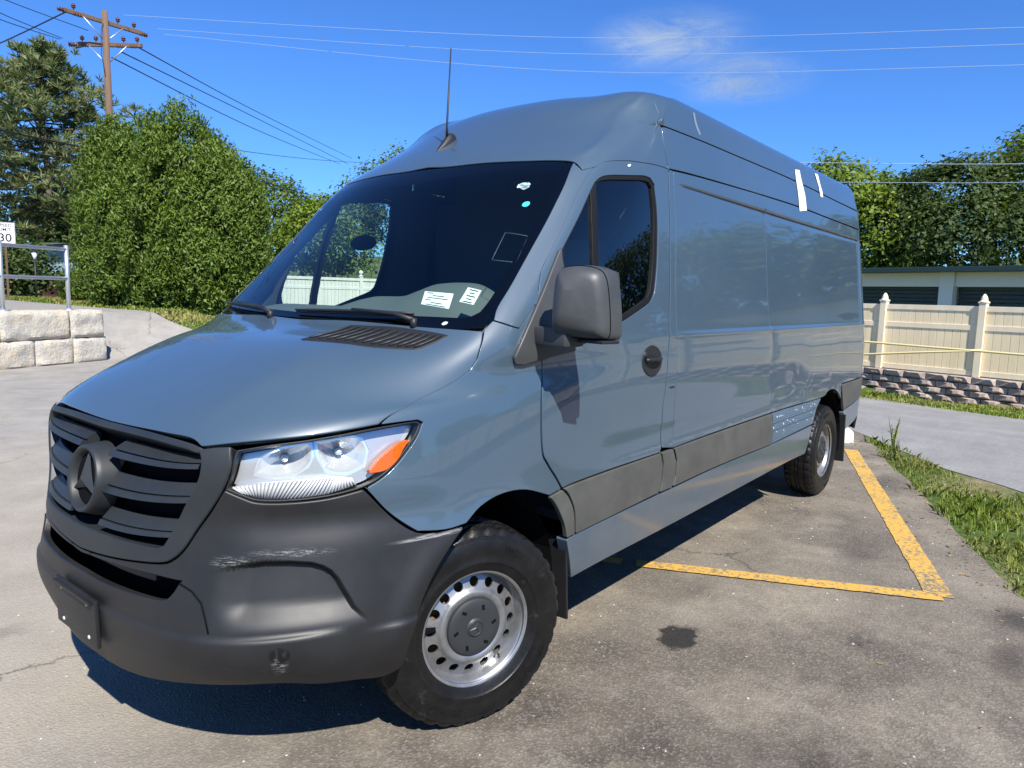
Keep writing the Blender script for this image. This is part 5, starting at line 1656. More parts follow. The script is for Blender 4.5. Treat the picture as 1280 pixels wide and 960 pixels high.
def trunk(parent, base, top, r, limbs=(), seed=1, name="trunk"):
    rr = random.Random(seed)
    mb = MB()
    b = Vector(base); t_ = Vector(top)
    pts = [b.lerp(t_, k/6)+Vector((rr.uniform(-.06, .06), rr.uniform(-.06, .06), 0))*k/3 for k in range(7)]
    pts[0] = b-Vector((0, 0, .2))
    mb.tube(pts, [r*(1.25 if k == 0 else 1-.12*k) for k in range(7)], 9)
    o = mb.build(name, M['bark'], parent)
    for q in limbs:
        q = Vector(q)
        s = pts[3].lerp(pts[6], rr.random())
        m = s.lerp(q, .5)+Vector((0, 0, .15*(q-s).length))
        MB().tube([s, m, q], [r*.42, r*.26, r*.1], 6).build("limb", M['bark'], o)
    return o
def broad_tree(name, x, y, top, R3, mat, seed, label, clumps=900, per=9, leaf=.17, group=None, tr=.17, base=None):
    z0 = float(height(x, y)) if base is None else base
    root = empty(name, (x, y, z0), label=label, cat="tree", group=group)
    hc = top-z0-R3[2]
    cr, LC = broad_crown(root, (0, 0, hc), R3, clumps, per, leaf, mat, seed)
    trunk(root, (0, 0, 0), (0, 0, hc), tr, [tuple(q*.8+np.array([0, 0, hc*.2])) for q in LC[1:6]], seed)
    return root
def arborvitae(x, y, top, r, seed, label, clumps=1700, per=22):
    rg = np.random.default_rng(seed)
    z0 = float(height(x, y))
    root = empty("arborvitae", (x, y, z0), label=label, cat="tree", group="arborvitae clump beside the road")
    H = top-z0
    k = clumps
    # the crown is a crowd of rounded plumes set round a cone
    nl = 46
    lh = (np.arange(nl)+rg.random(nl))/nl
    la = np.arange(nl)*2.399+rg.uniform(-.4, .4, nl)
    pf = lambda q: np.interp(q, [0, .05, .2, .45, .7, .86, .95, 1.], [.50, .74, .97, 1., .82, .54, .28, .05])
    lr = r*(.34+.16*rg.random(nl))*np.interp(lh, [0, .7, 1], [1, .95, .55])
    lc = np.column_stack([np.cos(la)*(r*pf(lh)-lr*.55), np.sin(la)*(r*pf(lh)-lr*.55), .12+lh*(H*.96-.2)])
    kk = rg.choice(nl, k, p=lr**2/(lr**2).sum())
    d = unit(rg, k)
    flip = (d[:, 0]*np.cos(la[kk])+d[:, 1]*np.sin(la[kk])) < -.25
    d[flip, :2] *= -1
    d[:, 2] = np.where(d[:, 2] < -.5, -d[:, 2], d[:, 2])
    cc = lc[kk]+d*(lr[kk]*(.80+.26*rg.random(k)))[:, None]*np.array([1, 1, 1.45])
    cc[:, 2] = np.clip(cc[:, 2], .05, H)
    out = d*.8+np.array([0, 0, .35])
    C = (cc[:, None]+rg.normal(size=(k, per, 3))*np.array([.075, .075, .14])).reshape(-1, 3)
    Nn = np.repeat(out, per, 0)*.8+unit(rg, k*per)*.75; Nn /= np.linalg.norm(Nn, axis=1, keepdims=True)
    leaf_mesh("crown", C, Nn, .060, .021, M['leaf_arb'], root, rg, tdir=np.repeat(out*1.0+np.array([0, 0, .5]), per, 0))
    trunk(root, (0, 0, 0), (0, 0, H*.9), .09, (), seed)
    return root
# evergreen clump by the road on the left
A = "arborvitae"
arborvitae(-8.25, -20.65, 6.5, 1.12, 21, "bushy arborvitae on the left side of the clump just right of the utility pole")
arborvitae(-8.6, -19.2, 6.45, 1.3, 22, "arborvitae with a blunt peak, second from the left in the evergreen clump")
arborvitae(-8.85, -17.9, 6.6, 1.4, 23, "tallest pointed arborvitae in the middle of the evergreen clump", 2200)
arborvitae(-9.2, -16.6, 5.55, 1.2, 24, "shorter rounded arborvitae nearest the van's far windscreen pillar", 2000)
# pine behind
def pine(x, y, top, seed, label):
    rg = np.random.default_rng(seed); rr = random.Random(seed)
    z0 = float(height(x, y)); H = top-z0
    root = empty("pine_tree", (x, y, z0), label=label, cat="tree")
    tr = trunk(root, (0, 0, 0), (.15, .1, H*.97), .26, (), seed)
    tufts = []
    for k in range(84):
        h = .20+.79*(k/83)**.9
        Rr_ = H*.30*np.interp(h, [.2, .35, .6, .8, .93, 1.], [.75, .95, 1., .78, .45, .12])*(.7+.5*rr.random())
        a = k*2.4+rr.uniform(-.4, .4)
        b = Vector((.15*h, .1*h, h*H*.95)); e = b+Vector((math.cos(a)*Rr_, math.sin(a)*Rr_, .10*Rr_+.22*Rr_*h))
        m = b.lerp(e, .5)-Vector((0, 0, .08*Rr_))
        MB().tube([b, m, e], [.055, .04, .012], 5).build("branch", M['bark'], tr)
        n = int(9+11*Rr_/2)
        for j in range(n):
            f = .32+.68*(j+rr.random())/n
            p = (b.lerp(m, f*2) if f < .5 else m.lerp(e, f*2-1))
            s = Rr_*.30*(1.1-f*.5)
            tufts.append(p+Vector((rr.gauss(0, s*.7), rr.gauss(0, s*.7), abs(rr.gauss(0, s*.30)))))
    T = np.array(tufts); per = 15
    k = len(T)
    d = unit(rg, k*per); d[:, 2] = np.abs(d[:, 2])*.9+.1; d /= np.linalg.norm(d, axis=1, keepdims=True)
    C = np.repeat(T, per, 0)+d*.20
    Nn = np.cross(d, unit(rg, k*per)); Nn /= np.linalg.norm(Nn, axis=1, keepdims=True)
    leaf_mesh("crown", C, Nn, .24, .030, M['needle'], root, rg, tdir=d*4)
    return root
pine(-13.6, -40.6, 14.0, 5, "tall airy pine standing behind the utility pole")
# broad-leaved trees
BT = "broad leaved trees beyond the storage garages"
broad_tree("light_green_tree", -34.6, -7.6, 8.2, (4.2, 4.2, 4.0), M['leaf_light'], 31, "bright yellow green tree above the van's rear end", 1500, 22, .105, BT)
broad_tree("dark_green_tree", -37.0, -3.9, 7.2, (3.2, 3.2, 3.3), M['leaf_mid'], 32, "lower mid green tree in the dip between the bright tree and the dark tree", 900, 22, .105, BT)
broad_tree("dark_green_tree", -35.0, -1.2, 8.4, (3.6, 3.6, 4.0), M['leaf_dark'], 33, "dark green tree behind the garages, the darkest of the row", 1500, 22, .10, BT)
broad_tree("light_green_tree", -38.5, 1.6, 9.5, (4.0, 4.0, 4.2), M['leaf_light'], 34, "light green tree at the picture's right edge behind the dark tree", 1300, 22, .105, BT)
for i, (x, y, top, r, mt) in enumerate([(-37., 7.5, 7.5, 3.9, 'leaf_dark'), (-36., 13.5, 8.4, 4.2, 'leaf_mid'), (-32., 19.5, 9.8, 4.6, 'leaf_dark'), (-29., 28., 9.0, 4.6, 'leaf_mid'), (-20., 38., 7., 3.8, 'leaf_dark'), (-9., 44., 8., 4.6, 'leaf_mid')]):
    broad_tree("roadside_tree", x, y, top, (r, r, r*.9), M[mt], 40+i, "leafy tree in the row that runs on beyond the garages outside the frame", 800, 14, .20, "trees in the row beyond the garages")
FT = "trees on the rise behind the evergreen clump"
for i, (x, y, top, r, mt, lab) in enumerate([
        (-33.5, -52., 11.3, 4.6, 'leaf_mid', "green tree on the rise just right of the evergreen clump"),
        (-38.5, -49., 10.2, 4.2, 'leaf_light', "lighter green tree on the rise beside the van's windscreen pillar"),
        (-30.0, -39.5, 8.0, 3.4, 'leaf_light', "pale green tree low on the rise behind the windscreen pillar"),
        (-41.0, -43.0, 12.5, 4.8, 'leaf_mid', "green tree seen through the windscreen beyond the far white fence"),
        (-40.5, -36.0, 12.5, 4.6, 'leaf_light', "light green tree seen through the van's cab windows"),
        (-34.5, -31.0, 9.5, 4.0, 'leaf_mid', "nearer green tree seen through the cab behind the far white fence"),
        (-20.5, -50.0, 9.5, 4.2, 'leaf_dark', "dark tree behind the arborvitae clump")]):
    broad_tree("hillside_tree", x, y, top, (r, r, r*.95), M[mt], 60+i, lab, 800, 16, .15, FT)
for i, (x, y, top, r, lab) in enumerate([(-9.5, -45., 6.3, 2.8, "dark leafy tree low behind the railing at the picture's left edge"), (-15.0, -40.5, 5.2, 1.9, "dark bushy tree between the pine and the arborvitae clump"), (-17.5, -47., 7.5, 3.2, "dark leafy tree in shade behind the pine trunk")]):
    broad_tree("dark_green_tree", x, y, top, (r, r, r*.9), M['leaf_dark'], 80+i, lab, 620, 14, .13, "dark trees behind the railing")
for i, (x, y, w, h_, lab) in enumerate([(-8.6, -36., 1.5, 2.3, "dark bush low behind the railing beside the speed sign"), (-10.6, -35.2, 1.5, 2.2, "dark bush under the pine behind the lamp post")]):
    z0 = float(height(x, y))
    rt = empty("bush", (x, y, z0), label=lab, cat="bush", group="dark bushes behind the railing")
    broad_crown(rt, (0, 0, h_*.5), (w, w, h_*.55), 420, 14, .10, M['leaf_dark'], 90+i, low=.8)
    MB().tube([(0, 0, -.1), (0, 0, h_*.5)], .05, 6).build("stem", M['bark'], rt)
# low hedge under the pine
hedge = empty("hedge", (-10.2, -26.3, float(height(-10.2, -26.3))), label="low green hedge in front of the pale blue house", cat="hedge")
rg = np.random.default_rng(9)
k = 420
cc = np.column_stack([rg.uniform(-1.6, 1.6, k), rg.uniform(-.6, .6, k), rg.uniform(.1, 1.05, k)+.12*np.sin(np.arange(k))])
C = (cc[:, None]+rg.normal(size=(k, 8, 3))*.12).reshape(-1, 3)
Nn = unit(rg, k*8)+np.array([0, 0, .6]); Nn /= np.linalg.norm(Nn, axis=1, keepdims=True)
hedge.rotation_euler = (0, 0, 2.2)
leaf_mesh("foliage", C, Nn, .09, .05, M['leaf_mid'], hedge, rg)
MB().tube([(0, 0, -.1), (0, 0, .7)], .03, 6).build("stem", M['bark'], hedge)
# grass: verge by the lot's edge, strip under the wall, verge beyond the left road
def blades(name, pts, hgt, seed, wid=.006, mat=None):
    rg = np.random.default_rng(seed)
    k = len(pts)
    z = height(pts[:, 0], pts[:, 1])-.02
    base = np.column_stack([pts, z])
    a = rg.random(k)*6.283
    lean = np.column_stack([np.cos(a), np.sin(a), np.zeros(k)])*rg.random((k, 1))*.75
    h = (hgt*(.35+.8*rg.random(k)**1.5)*(.55+.9*np.clip(.5+.5*np.sin(pts[:, 0]*3.3+1.)*np.sin(pts[:, 1]*2.7), 0, 1)))[:, None]
    wv = np.column_stack([-np.sin(a), np.cos(a), np.zeros(k)])*wid*(.6+.8*rg.random((k, 1)))
    m = base+np.array([0, 0, 1])*h*.62+lean*h*.32
    tip = base+np.array([0, 0, 1])*h*(1-.25*np.linalg.norm(lean, axis=1, keepdims=True))+lean*h
    V = np.stack([base-wv, base+wv, m+wv*.8, tip, m-wv*.8], 1).reshape(-1, 3)
    me = bpy.data.meshes.new(name)
    me.vertices.add(5*k); me.vertices.foreach_set('co', V.ravel())
    me.loops.add(5*k); me.loops.foreach_set('vertex_index', np.arange(5*k, dtype=np.int32))
    me.polygons.add(k); me.polygons.foreach_set('loop_start', np.arange(0, 5*k, 5, dtype=np.int32))
    me.update(calc_edges=True)
    return mesh_obj(name, me, mat or M['grass'], None, kind='stuff')
rg = np.random.default_rng(12)
p = rg.uniform((-7.4, .6), (4.5, 9.5), (150000, 2))
qv = (p-F0) @ FN
# clumped, thinner towards the road
ey = np.interp(p[:, 0], [e[0] for e in E0], [e[1] for e in E0])
cl = np.sin(p[:, 0]*5.1+1)*np.sin(p[:, 1]*6.3)+np.sin(p[:, 0]*13+p[:, 1]*9)*.6
ok = (p[:, 1] > ey+.0+.05*np.sin(p[:, 0]*9)) & (p[:, 0] > near_x(p[:, 1])+.1+.15*np.sin(p[:, 1]*4)) & (cl+rg.normal(size=len(p))*.7 > -.9) & (np.hypot(p[:, 0]+2, p[:, 1]-3) < 8)
near = p[ok]
blades("grass", near[:75000], .082, 1, .0034)
s = rg.uniform(-1.5, 14, 16000); q = rg.uniform(-1.75, -.1, 16000)
pp = F0+s[:, None]*FD+q[:, None]*FN
blades("grass", pp[(np.sin(s*3.1)+np.sin(q*5+s)+rg.normal(size=len(s))*.8) > -.4], .075, 2, .010)
p = rg.uniform((-10.8, -36), (-6.9, -14.8), (30000, 2))
blades("grass", p[p[:, 0] < np.interp(p[:, 1], [-36, -24, -18.6, -15], [-8.0, -7.3, -6.95, -6.95])-.05], .10, 3, .016)
# two weeds at the lot's edge
def weed(x, y, h, seed, label):
    rr = random.Random(seed)
    root = empty("weed", (x, y, float(height(x, y))), label=label, cat="weed", group="weeds at the edge of the lot")
    for k in range(5):
        a = rr.random()*6.28; l = h*rr.uniform(.6, 1.)
        e = Vector((math.cos(a)*l*.22, math.sin(a)*l*.22, l))
        st = MB().tube([(0, 0, -.02), e*.5+Vector((0, 0, .02)), e], [.006, .005, .002], 5).build("stem", M['leaf_mid'], root)
        for j in range(9):
            f = .2+.8*j/8; p0 = e*f; b = rr.random()*6.28
            dd = Vector((math.cos(b), math.sin(b), .5)).normalized()*h*.17*(1.15-f*.5)
            sd = dd.cross(Vector((0, 0, 1))).normalized()*h*.032
            pydata("leaf", [p0, p0+dd*.5+sd, p0+dd, p0+dd*.5-sd], [(0, 1, 2, 3)], M['grass'], st)
weed(-7.02, .98, .36, 1, "taller weed growing at the corner of the lot behind the van")
weed(-6.35, 1.12, .27, 2, "shorter weed at the lot's edge where the grass verge begins")
# ------------------------------------------------------------------ retaining wall of split-face blocks, fence on it
def mat_block():
    t = NT("split_face_block", Roughness=.92)
    r = t.new("ShaderNodeObjectInfo").outputs['Random']
    n = t.noise(t.pos(), 16., 6, .7)
    c = t.mix(r, (.34, .25, .195), (.52, .41, .32))
    t.set('Base_Color', t.mix(t.ramp(n, [(.35, 0.), (.7, 1.)]), c, (.30, .26, .23)))
    t.bump(n, .9, .02)
    return t.m
M['block'] = mat_block()
def mat_vinyl(name, c):
    t = NT(name, Roughness=.45)
    n = t.noise(t.mapv(t.pos(), (3, 3, .6)), 2., 5, .6)
    t.set('Base_Color', t.mix(t.ramp(n, [(.4, 0.), (.75, 1.)]), c, tuple(q*.86 for q in c)))
    return t.m
M['vinyl'] = mat_vinyl("cream_vinyl", (.86, .71, .45))
M['vinyl_post'] = mat_vinyl("pale_vinyl_post", (.84, .72, .50))
FROT = math.atan2(FD[1], FD[0])
WBASE = -.27; CH = .132; CW = .42
wall = empty("retaining_wall", (F0[0], F0[1], 0), FROT, label="low retaining wall of reddish split-face blocks under the cream fence", cat="wall")
variants = []
rr = random.Random(2)
for v in range(6):
    # outer face (local -y) broken into facets that meet at an off-centre ridge
    cx_ = rr.uniform(.3, .7); cz_ = rr.uniform(.35, .7); dp = rr.uniform(.085, .13)
    V = [(0.006, .25, .004), (CW-.006, .25, .004), (CW-.006, .25, CH-.004), (.006, .25, CH-.004),
         (.006, -.002, .004), (CW-.006, rr.uniform(-.02, .0), .004), (CW-.006, rr.uniform(-.015, 0), CH-.004), (.006, rr.uniform(-.015, 0), CH-.004),
         (CW*cx_-.05, -dp, CH*cz_*.6), (CW*cx_+.06, -dp*rr.uniform(.7, 1.1), CH*cz_*.65), (CW*cx_+.05, -dp*.8, CH*.86), (CW*cx_-.05, -dp*rr.uniform(.6, 1.), CH*.82)]
    F = [(0, 1, 2, 3), (0, 4, 5, 1), (2, 6, 7, 3), (0, 3, 7, 4), (1, 5, 6, 2), (8, 9, 10, 11), (4, 8, 9, 5)[::-1], (5, 9, 10, 6)[::-1], (6, 10, 11, 7)[::-1], (7, 11, 8, 4)[::-1]]
    me = bpy.data.meshes.new("brick_block"); me.from_pydata(V, [], F); me.update(); me.materials.append(M['block']); variants.append(me)
cnt = 0
restV = []; restF = []
for c in range(4):
    for k in range(-5, 90):
        s = k*CW+(.5*CW if c % 2 else 0)+rr.uniform(-.004, .004)
        me = variants[rr.randrange(6)]
        loc = (s, .04*c*.4-.02, WBASE+c*CH)
        if k < 66:
            o = bpy.data.objects.new("block", me); link(o, wall); o.location = loc
        else:
            o0 = len(restV)
            restV += [tuple(Vector(v.co)+Vector(loc)) for v in me.vertices]; restF += [tuple(o0+i for i in p.vertices) for p in me.polygons]
pydata("far_blocks", restV, restF, M['block'], wall, kind='stuff')
ZF = WBASE+4*CH
fence = empty("vinyl_fence", (F0[0], F0[1], 0), FROT, label="cream vinyl privacy fence with capped posts on the retaining wall", cat="fence")
PS = 1.876; HT = 1.60
def shared(name, fn, mat):
    mb = MB(); fn(mb)
    bmesh.ops.recalc_face_normals(mb.bm, faces=mb.bm.faces)
    me = bpy.data.meshes.new(name); mb.bm.to_mesh(me); mb.bm.free(); me.materials.append(mat)
    return me
NBD = 12; BW = (PS-.13)/NBD
m_post = shared("post", lambda b: b.box((0, 0, (HT+.06-ZF)/2), (.127, .127, HT+.06-ZF), bev=.006), M['vinyl_post'])
def capf(b):
    b.box((0, 0, .012), (.150, .150, .024))
    b.lathe([(.085, .024), (.080, .035), (.058, .055), (.060, .080), (.048, .115), (.022, .160), (.0, .175)], seg=16)
m_cap = shared("post_cap", capf, M['vinyl_post'])
m_rail = shared("rail", lambda b: b.box((PS/2, 0, 0), (PS-.127, .05, .10), bev=.004), M['vinyl_post'])
m_brd = shared("board", lambda b: b.box((BW/2, 0, (HT-ZF-.12)/2), (BW-.006, .022, HT-ZF-.12), bev=.0035), M['vinyl'])
def inst(name, me, par, loc, rz=0):
    o = bpy.data.objects.new(name, me); link(o, par); o.location = loc; o.rotation_euler = (0, 0, rz); return o
S0F = .06
for k in range(-2, 22):
    s = S0F+k*PS
    pst = inst("post", m_post, fence, (s, 0.12, ZF)); inst("post_cap", m_cap, pst, (0, 0, HT+.06-ZF))
    if k < 21:
        for z in (HT-.05, HT-.41, ZF+.07):
            inst("rail", m_rail, fence, (s, .12, z))
        for b in range(NBD):
            inst("board", m_brd, fence, (s+.065+b*BW, .12, ZF+.06))
# pale yellow guard rail in front of the fence
simple("pale_yellow_rail_paint", (.66, .56, .28), .5)
gr_ = empty("guard_rail", (0, 0, 0), label="thin pale yellow pipe rail in front of the cream fence", cat="rail")
def fp3(s, q, z):
    p = F0+FD*s+FN*q
    return Vector((p[0], p[1], z))
MB().tube([fp3(s, -.20+.0*s, .80-.0145*s) for s in np.arange(-1.5, 34, 1.)], .022, 8).build("rail_pipe", M['pale_yellow_rail_paint'], gr_)
MB().tube([fp3(s, -.20, .55+.115*s) for s in (-1.5, 0, 1.0, 2.1)], .022, 8).build("rail_pipe", M['pale_yellow_rail_paint'], gr_)
for s in (-1.2, 3.9, 9., 14., 19., 24., 29.):
    MB().tube([fp3(s, -.20, -.25), fp3(s, -.20, .80-.0145*s)], .022, 8).build("rail_post", M['pale_yellow_rail_paint'], gr_)

# ------------------------------------------------------------------ storage garages
simple("dark_green_metal", (.022, .045, .042), .4)
simple("white_fascia", (.80, .74, .62), .55)
simple("garage_door_green", (.018, .040, .038), .45)
GD = np.array([.31, .951]); G0 = np.array([-26.0, -3.6])
gar = empty("storage_garage", (G0[0], G0[1], 0), math.atan2(GD[1], GD[0]), label="long white storage building with dark green roll doors and green roof edge", cat="building")
GL0, GL1 = -9., 34.
mb = MB(); mb.box(((GL0+GL1)/2, 3.2, 2.74), (GL1-GL0+.6, 7.0, .11)); mb.box(((GL0+GL1)/2, -.36, 2.74), (GL1-GL0+.6, .14, .17), bev=.02)
mb.build("roof", M['dark_green_metal'], gar)
MB().box(((GL0+GL1)/2, 3.6, 1.3), (GL1-GL0, 6.0, 2.7)).build("wall", M['white_fascia'], gar)
PW = .44; DWid = 3.30
k = 0
s = GL0+.2
# a pillar stands where the second fence post is seen
off = (2.78-(GL0+.2)) % (PW+DWid)
s = GL0+off-(PW+DWid)
while s < GL1-1:
    MB().box((s, .12, 1.34), (PW, .28, 2.68), bev=.01).build("pillar", M['white_fascia'], gar)
    x0 = s+PW/2; x1 = min(x0+DWid, GL1)
    MB().box(((x0+x1)/2, .16, 2.44), (x1-x0-.01, .16, .46), bev=.01).build("fascia_panel", M['white_fascia'], gar)
    mb = MB()
    for j in range(17):
        mb.box(((x0+x1)/2, .36, .06+j*.128+.058), (x1-x0-.02, .05, .112), bev=.016)
    mb.build("roll_door", M['garage_door_green'], gar, kind='stuff')
    s += PW+DWid

# ------------------------------------------------------------------ far white fence behind the van
ff = empty("far_fence", (0, 0, 0), label="far white vinyl fence with ball-capped posts seen through the cab", cat="fence")
M['vinyl_far'] = mat_vinyl("white_vinyl", (.74, .72, .64))
a = np.array([-8.4, -21.45]); b = np.array([-29., -15.4])
n = 13
L_ = np.linalg.norm(b-a)/n; ang = math.atan2(b[1]-a[1], b[0]-a[0])
def fm(name, fn):
    return shared(name, fn, M['vinyl_far'])
mp_ = fm("post", lambda q: q.box((0, 0, .75), (.13, .13, 1.5), bev=.008))
mc_ = fm("post_cap", lambda q: q.lathe([(.09, 0), (.09, .03), (.05, .05), (.05, .07), (.08, .10), (.09, .14), (.075, .19), (.04, .22), (0, .23)], seg=14))
mpn = fm("panel_sheet", lambda q: [q.box((.07+(i+.5)*(L_-.14)/11, 0, .72), ((L_-.14)/11-.008, .03, 1.14), bev=.004) for i in range(11)])
mr_ = fm("rail", lambda q: q.box((L_/2, 0, 0), (L_-.13, .06, .10), bev=.005))
for k in range(n+1):
    p = a+(b-a)*k/n; zz = .64+.0*float(height(*p))
    o = inst("post", mp_, ff, (p[0], p[1], zz), ang); inst("post_cap", mc_, o, (0, 0, 1.5))
    if k < n:
        o = inst("panel_sheet", mpn, ff, (p[0], p[1], zz), ang); o['kind'] = 'stuff'
        for z in (.12, 1.05, 1.38):
            inst("rail", mr_, ff, (p[0], p[1], zz+z), ang)

# ------------------------------------------------------------------ cut stone wall with railing on the left
def mat_stone():
    t = NT("pale_cut_stone", Roughness=.9)
    r = t.new("ShaderNodeObjectInfo").outputs['Random']
    P = t.pos()
    n = t.noise(P, 5., 7, .7); n2 = t.noise(P, 28., 5, .7)
    c = t.mix(r, (.50, .46, .38), (.60, .54, .42))
    c = t.mix(t.ramp(n, [(.40, 0.), (.62, 1.)]), c, (.44, .42, .38))
    c = t.mix(t.ramp(t.noise(P, 1.3, 4), [(.5, 0.), (.7, .6)]), c, (.60, .47, .28))
    t.set('Base_Color', c)
    t.bump(t.math('ADD', n, t.math('MULTIPLY', n2, .4)), 1., .05)
    return t.m
M['stone'] = mat_stone()
SA = np.array([-4.86, -13.72]); SD = np.array([.934, .357]); SN_ = np.array([-.357, .934])
st_wall = empty("stone_wall", (SA[0], SA[1], 0), math.atan2(SD[1], SD[0]), label="two-course wall of big pale rough-faced stones under the metal railing", cat="wall")
def stone(x0, x1, z0, z1, seed, warm=False):
    rr = random.Random(seed)
    nx, nz = max(6, int((x1-x0)/.06)), 9
    V = []; F = []
    g = .008
    for i in range(nx+1):
        for k in range(nz+1):
            u = i/nx; w = k/nz
            e = min(u*(x1-x0), (1-u)*(x1-x0), w*(z1-z0), (1-w)*(z1-z0))
            bulge = .06*min(1, e/.07)**.6
            x = x0+g+(x1-x0-2*g)*u; z = z0+g*.6+(z1-z0-1.2*g)*w
            nz_ = noise.fractal(Vector((x*2.6+seed, z*3.1, seed*1.7)), 1., 2., 4)
            y = bulge+.035*nz_*min(1, e/.03)
            if 0 < i < nx:
                x += 0
            edge = .012*noise.noise(Vector((x*7, z*7, seed)))
            V.append((x+(edge if i in (0, nx) else 0), y, z+(edge if k in (0, nz) else 0)))
    f = lambda i, k: i*(nz+1)+k
    for i in range(nx):
        for k in range(nz):
            F.append((f(i, k), f(i, k+1), f(i+1, k+1), f(i+1, k)))
    # sides and back
    rim = [f(i, 0) for i in range(nx+1)]+[f(nx, k) for k in range(1, nz+1)]+[f(i, nz) for i in range(nx-1, -1, -1)]+[f(0, k) for k in range(nz-1, 0, -1)]
    o = len(V)
    V += [(V[i][0], -.55, V[i][2]) for i in rim]
    m = len(rim)
    for i in range(m):
        F.append((rim[i], rim[(i+1) % m], o+(i+1) % m, o+i))
    F.append(tuple(o+i for i in range(m)))
    ob = pydata("stone", V, F, M['stone'], st_wall, smooth=True)
    ob.data.set_sharp_from_angle(angle=R(40))
    return ob
ZS = .50
for i, (x0, x1) in enumerate([(0., .78), (.78, 1.62), (1.62, 2.75), (2.75, 4.0), (4.0, 5.2), (5.2, 6.4), (6.4, 7.6)]):
    stone(x0-.03*(i == 0), x1, -.03, ZS, 10+i)
for i, (x0, x1) in enumerate([(.02, .84), (.84, 2.3), (2.3, 3.6), (3.6, 4.9), (4.9, 6.2), (6.2, 7.6)]):
    stone(x0, x1, ZS, 1.06, 30+i)
def galv():
    t = NT("galvanised_pipe", Metallic=.7, Roughness=.42)
    t.set('Base_Color', t.mix(t.noise(t.pos(), 20., 4), (.42, .45, .48), (.60, .63, .66)))
    return t.m
M['galv'] = galv()
rl = empty("railing", (SA[0], SA[1], 1.05), math.atan2(SD[1], SD[0]), label="galvanised pipe railing with two rails on the stone wall", cat="railing")
for x in (.62, 2.02, 3.5, 5.0, 6.5):
    pp_ = MB().tube([(x, -.25, 0), (x, -.25, 1.30)], .042, 12).build("post", M['galv'], rl)
    MB().lathe([(.11, 0), (.11, .012), (.06, .018), (.05, .05), (.043, .05)], Matrix.Translation((x, -.25, .0)), 14).build("base_flange", M['galv'], pp_)
for z in (1.22, .64):
    MB().tube([(.62, -.25, z), (7.4, -.25, z)], .036, 12).build("rail", M['galv'], rl)

# ------------------------------------------------------------------ utility pole and wires
def mat_pole():
    t = NT("weathered_pole_wood", Roughness=.9)
    n = t.noise(t.mapv(t.pos(), (14, 14, .8)), 2., 6, .65)
    t.set('Base_Color', t.mix(n, (.075, .042, .027), (.20, .13, .088)))
    t.bump(n, .6, .02)
    return t.m
M['pole'] = mat_pole()
simple("insulator_brown", (.10, .035, .022), .25)
simple("wire_dark", (.02, .02, .022), .6)
simple("wire_pale", (.36, .42, .50), .5)
px_, py_ = -9.33, -23.36
pole = empty("utility_pole", (px_, py_, .95), label="weathered wooden utility pole with two crossarms behind the evergreens", cat="utility pole")
MB().tube([(0, 0, -.3), (.03, 0, 5), (.05, 0, 9.42)], [.14, .12, .092], 12).build("pole_shaft", M['pole'], pole)
def crossarm(z, a, L, off=0., ins=()):
    d = Vector((math.cos(a), math.sin(a), 0)); nrm = Vector((-d.y, d.x, 0))
    c = Vector((.05, 0, z))+d*off+nrm*.14
    m = Matrix((d, nrm, Vector((0, 0, 1)))).transposed().to_4x4(); m.translation = c
    mb = MB(); mb.box((0, 0, 0), (L, .10, .125), bev=.008); bmesh.ops.transform(mb.bm, matrix=m, verts=mb.bm.verts)
    arm = mb.build("crossarm", M['pole'], pole)
    for s in (-1, 1):
        MB().tube([m @ Vector((-off+s*.62, -.04, -.05)), m @ Vector((-off+s*.03, -.10, -.62))], .018, 6).build("brace", M['galv'], arm)
    for x in ins:
        mi = m @ Matrix.Translation((x, 0, .06))
        MB().lathe([(.015, 0), (.015, .07), (.05, .075), (.07, .10), (.04, .12), (.062, .135), (.075, .155), (.045, .18), (.03, .21), (0, .215)], mi, 12).build("insulator", M['insulator_brown'], arm)
    return m
A1 = math.atan2(-.0434, -1.)       # upper arm lies across the lines to the right
d1 = Vector((-11.11+8.12, -23.61+23.48, 0)).normalized()
d2 = Vector((-10.08+8.88, -22.80+24.33, 0)).normalized()
m1 = crossarm(9.12, math.atan2(d1.y, d1.x), 2.5, .06, (-.95, .42, .95))
m2 = crossarm(8.42, math.atan2(d2.y, d2.x), 2.1, .05, (-.9, -.45, .45, .9))
for m, x in ((m1, -1.28), (m1, -.85), (m1, 1.28), (m2, -1.2), (m2, -.75), (m2, .35), (m2, .8)):
    mi = m @ Matrix.Translation((x, .0, -.02)) @ Matrix.Rotation(math.pi/2, 4, 'Y')
    MB().lathe([(.0, -.16), (.03, -.15), (.07, -.12), (.03, -.10), (.075, -.06), (.03, -.03), (.075, .02), (.03, .05), (.07, .09), (.02, .13), (0, .14)], mi, 12).build("strain_insulator", M['insulator_brown'], pole)
MB().tube([(.13, .05, 9.0), (.22, .1, 8.8), (.25, .12, 8.0), (.15, .1, 7.4)], .012, 6).build("jumper_wire", M['wire_dark'], pole)
def wire(pts, rad, mat, label, group):
    P = [Vector(p) for p in pts]
    # through the given points with a smooth curve
    out = []
    for i in range(len(P)-1):
        p0 = P[max(i-1, 0)]; p1 = P[i]; p2 = P[i+1]; p3 = P[min(i+2, len(P)-1)]
        for k in range(10):
            t_ = k/10
            out.append(.5*((2*p1)+(p2-p0)*t_+(2*p0-5*p1+4*p2-p3)*t_*t_+(3*p1-p0-3*p2+p3)*t_**3))
    out.append(P[-1])
    o = MB().tube(out, rad, 5, cap=False).build("overhead_wire", mat, None, label=label, cat="wire", group=group)
    return o
WR = "wires running right from the pole's upper crossarm"
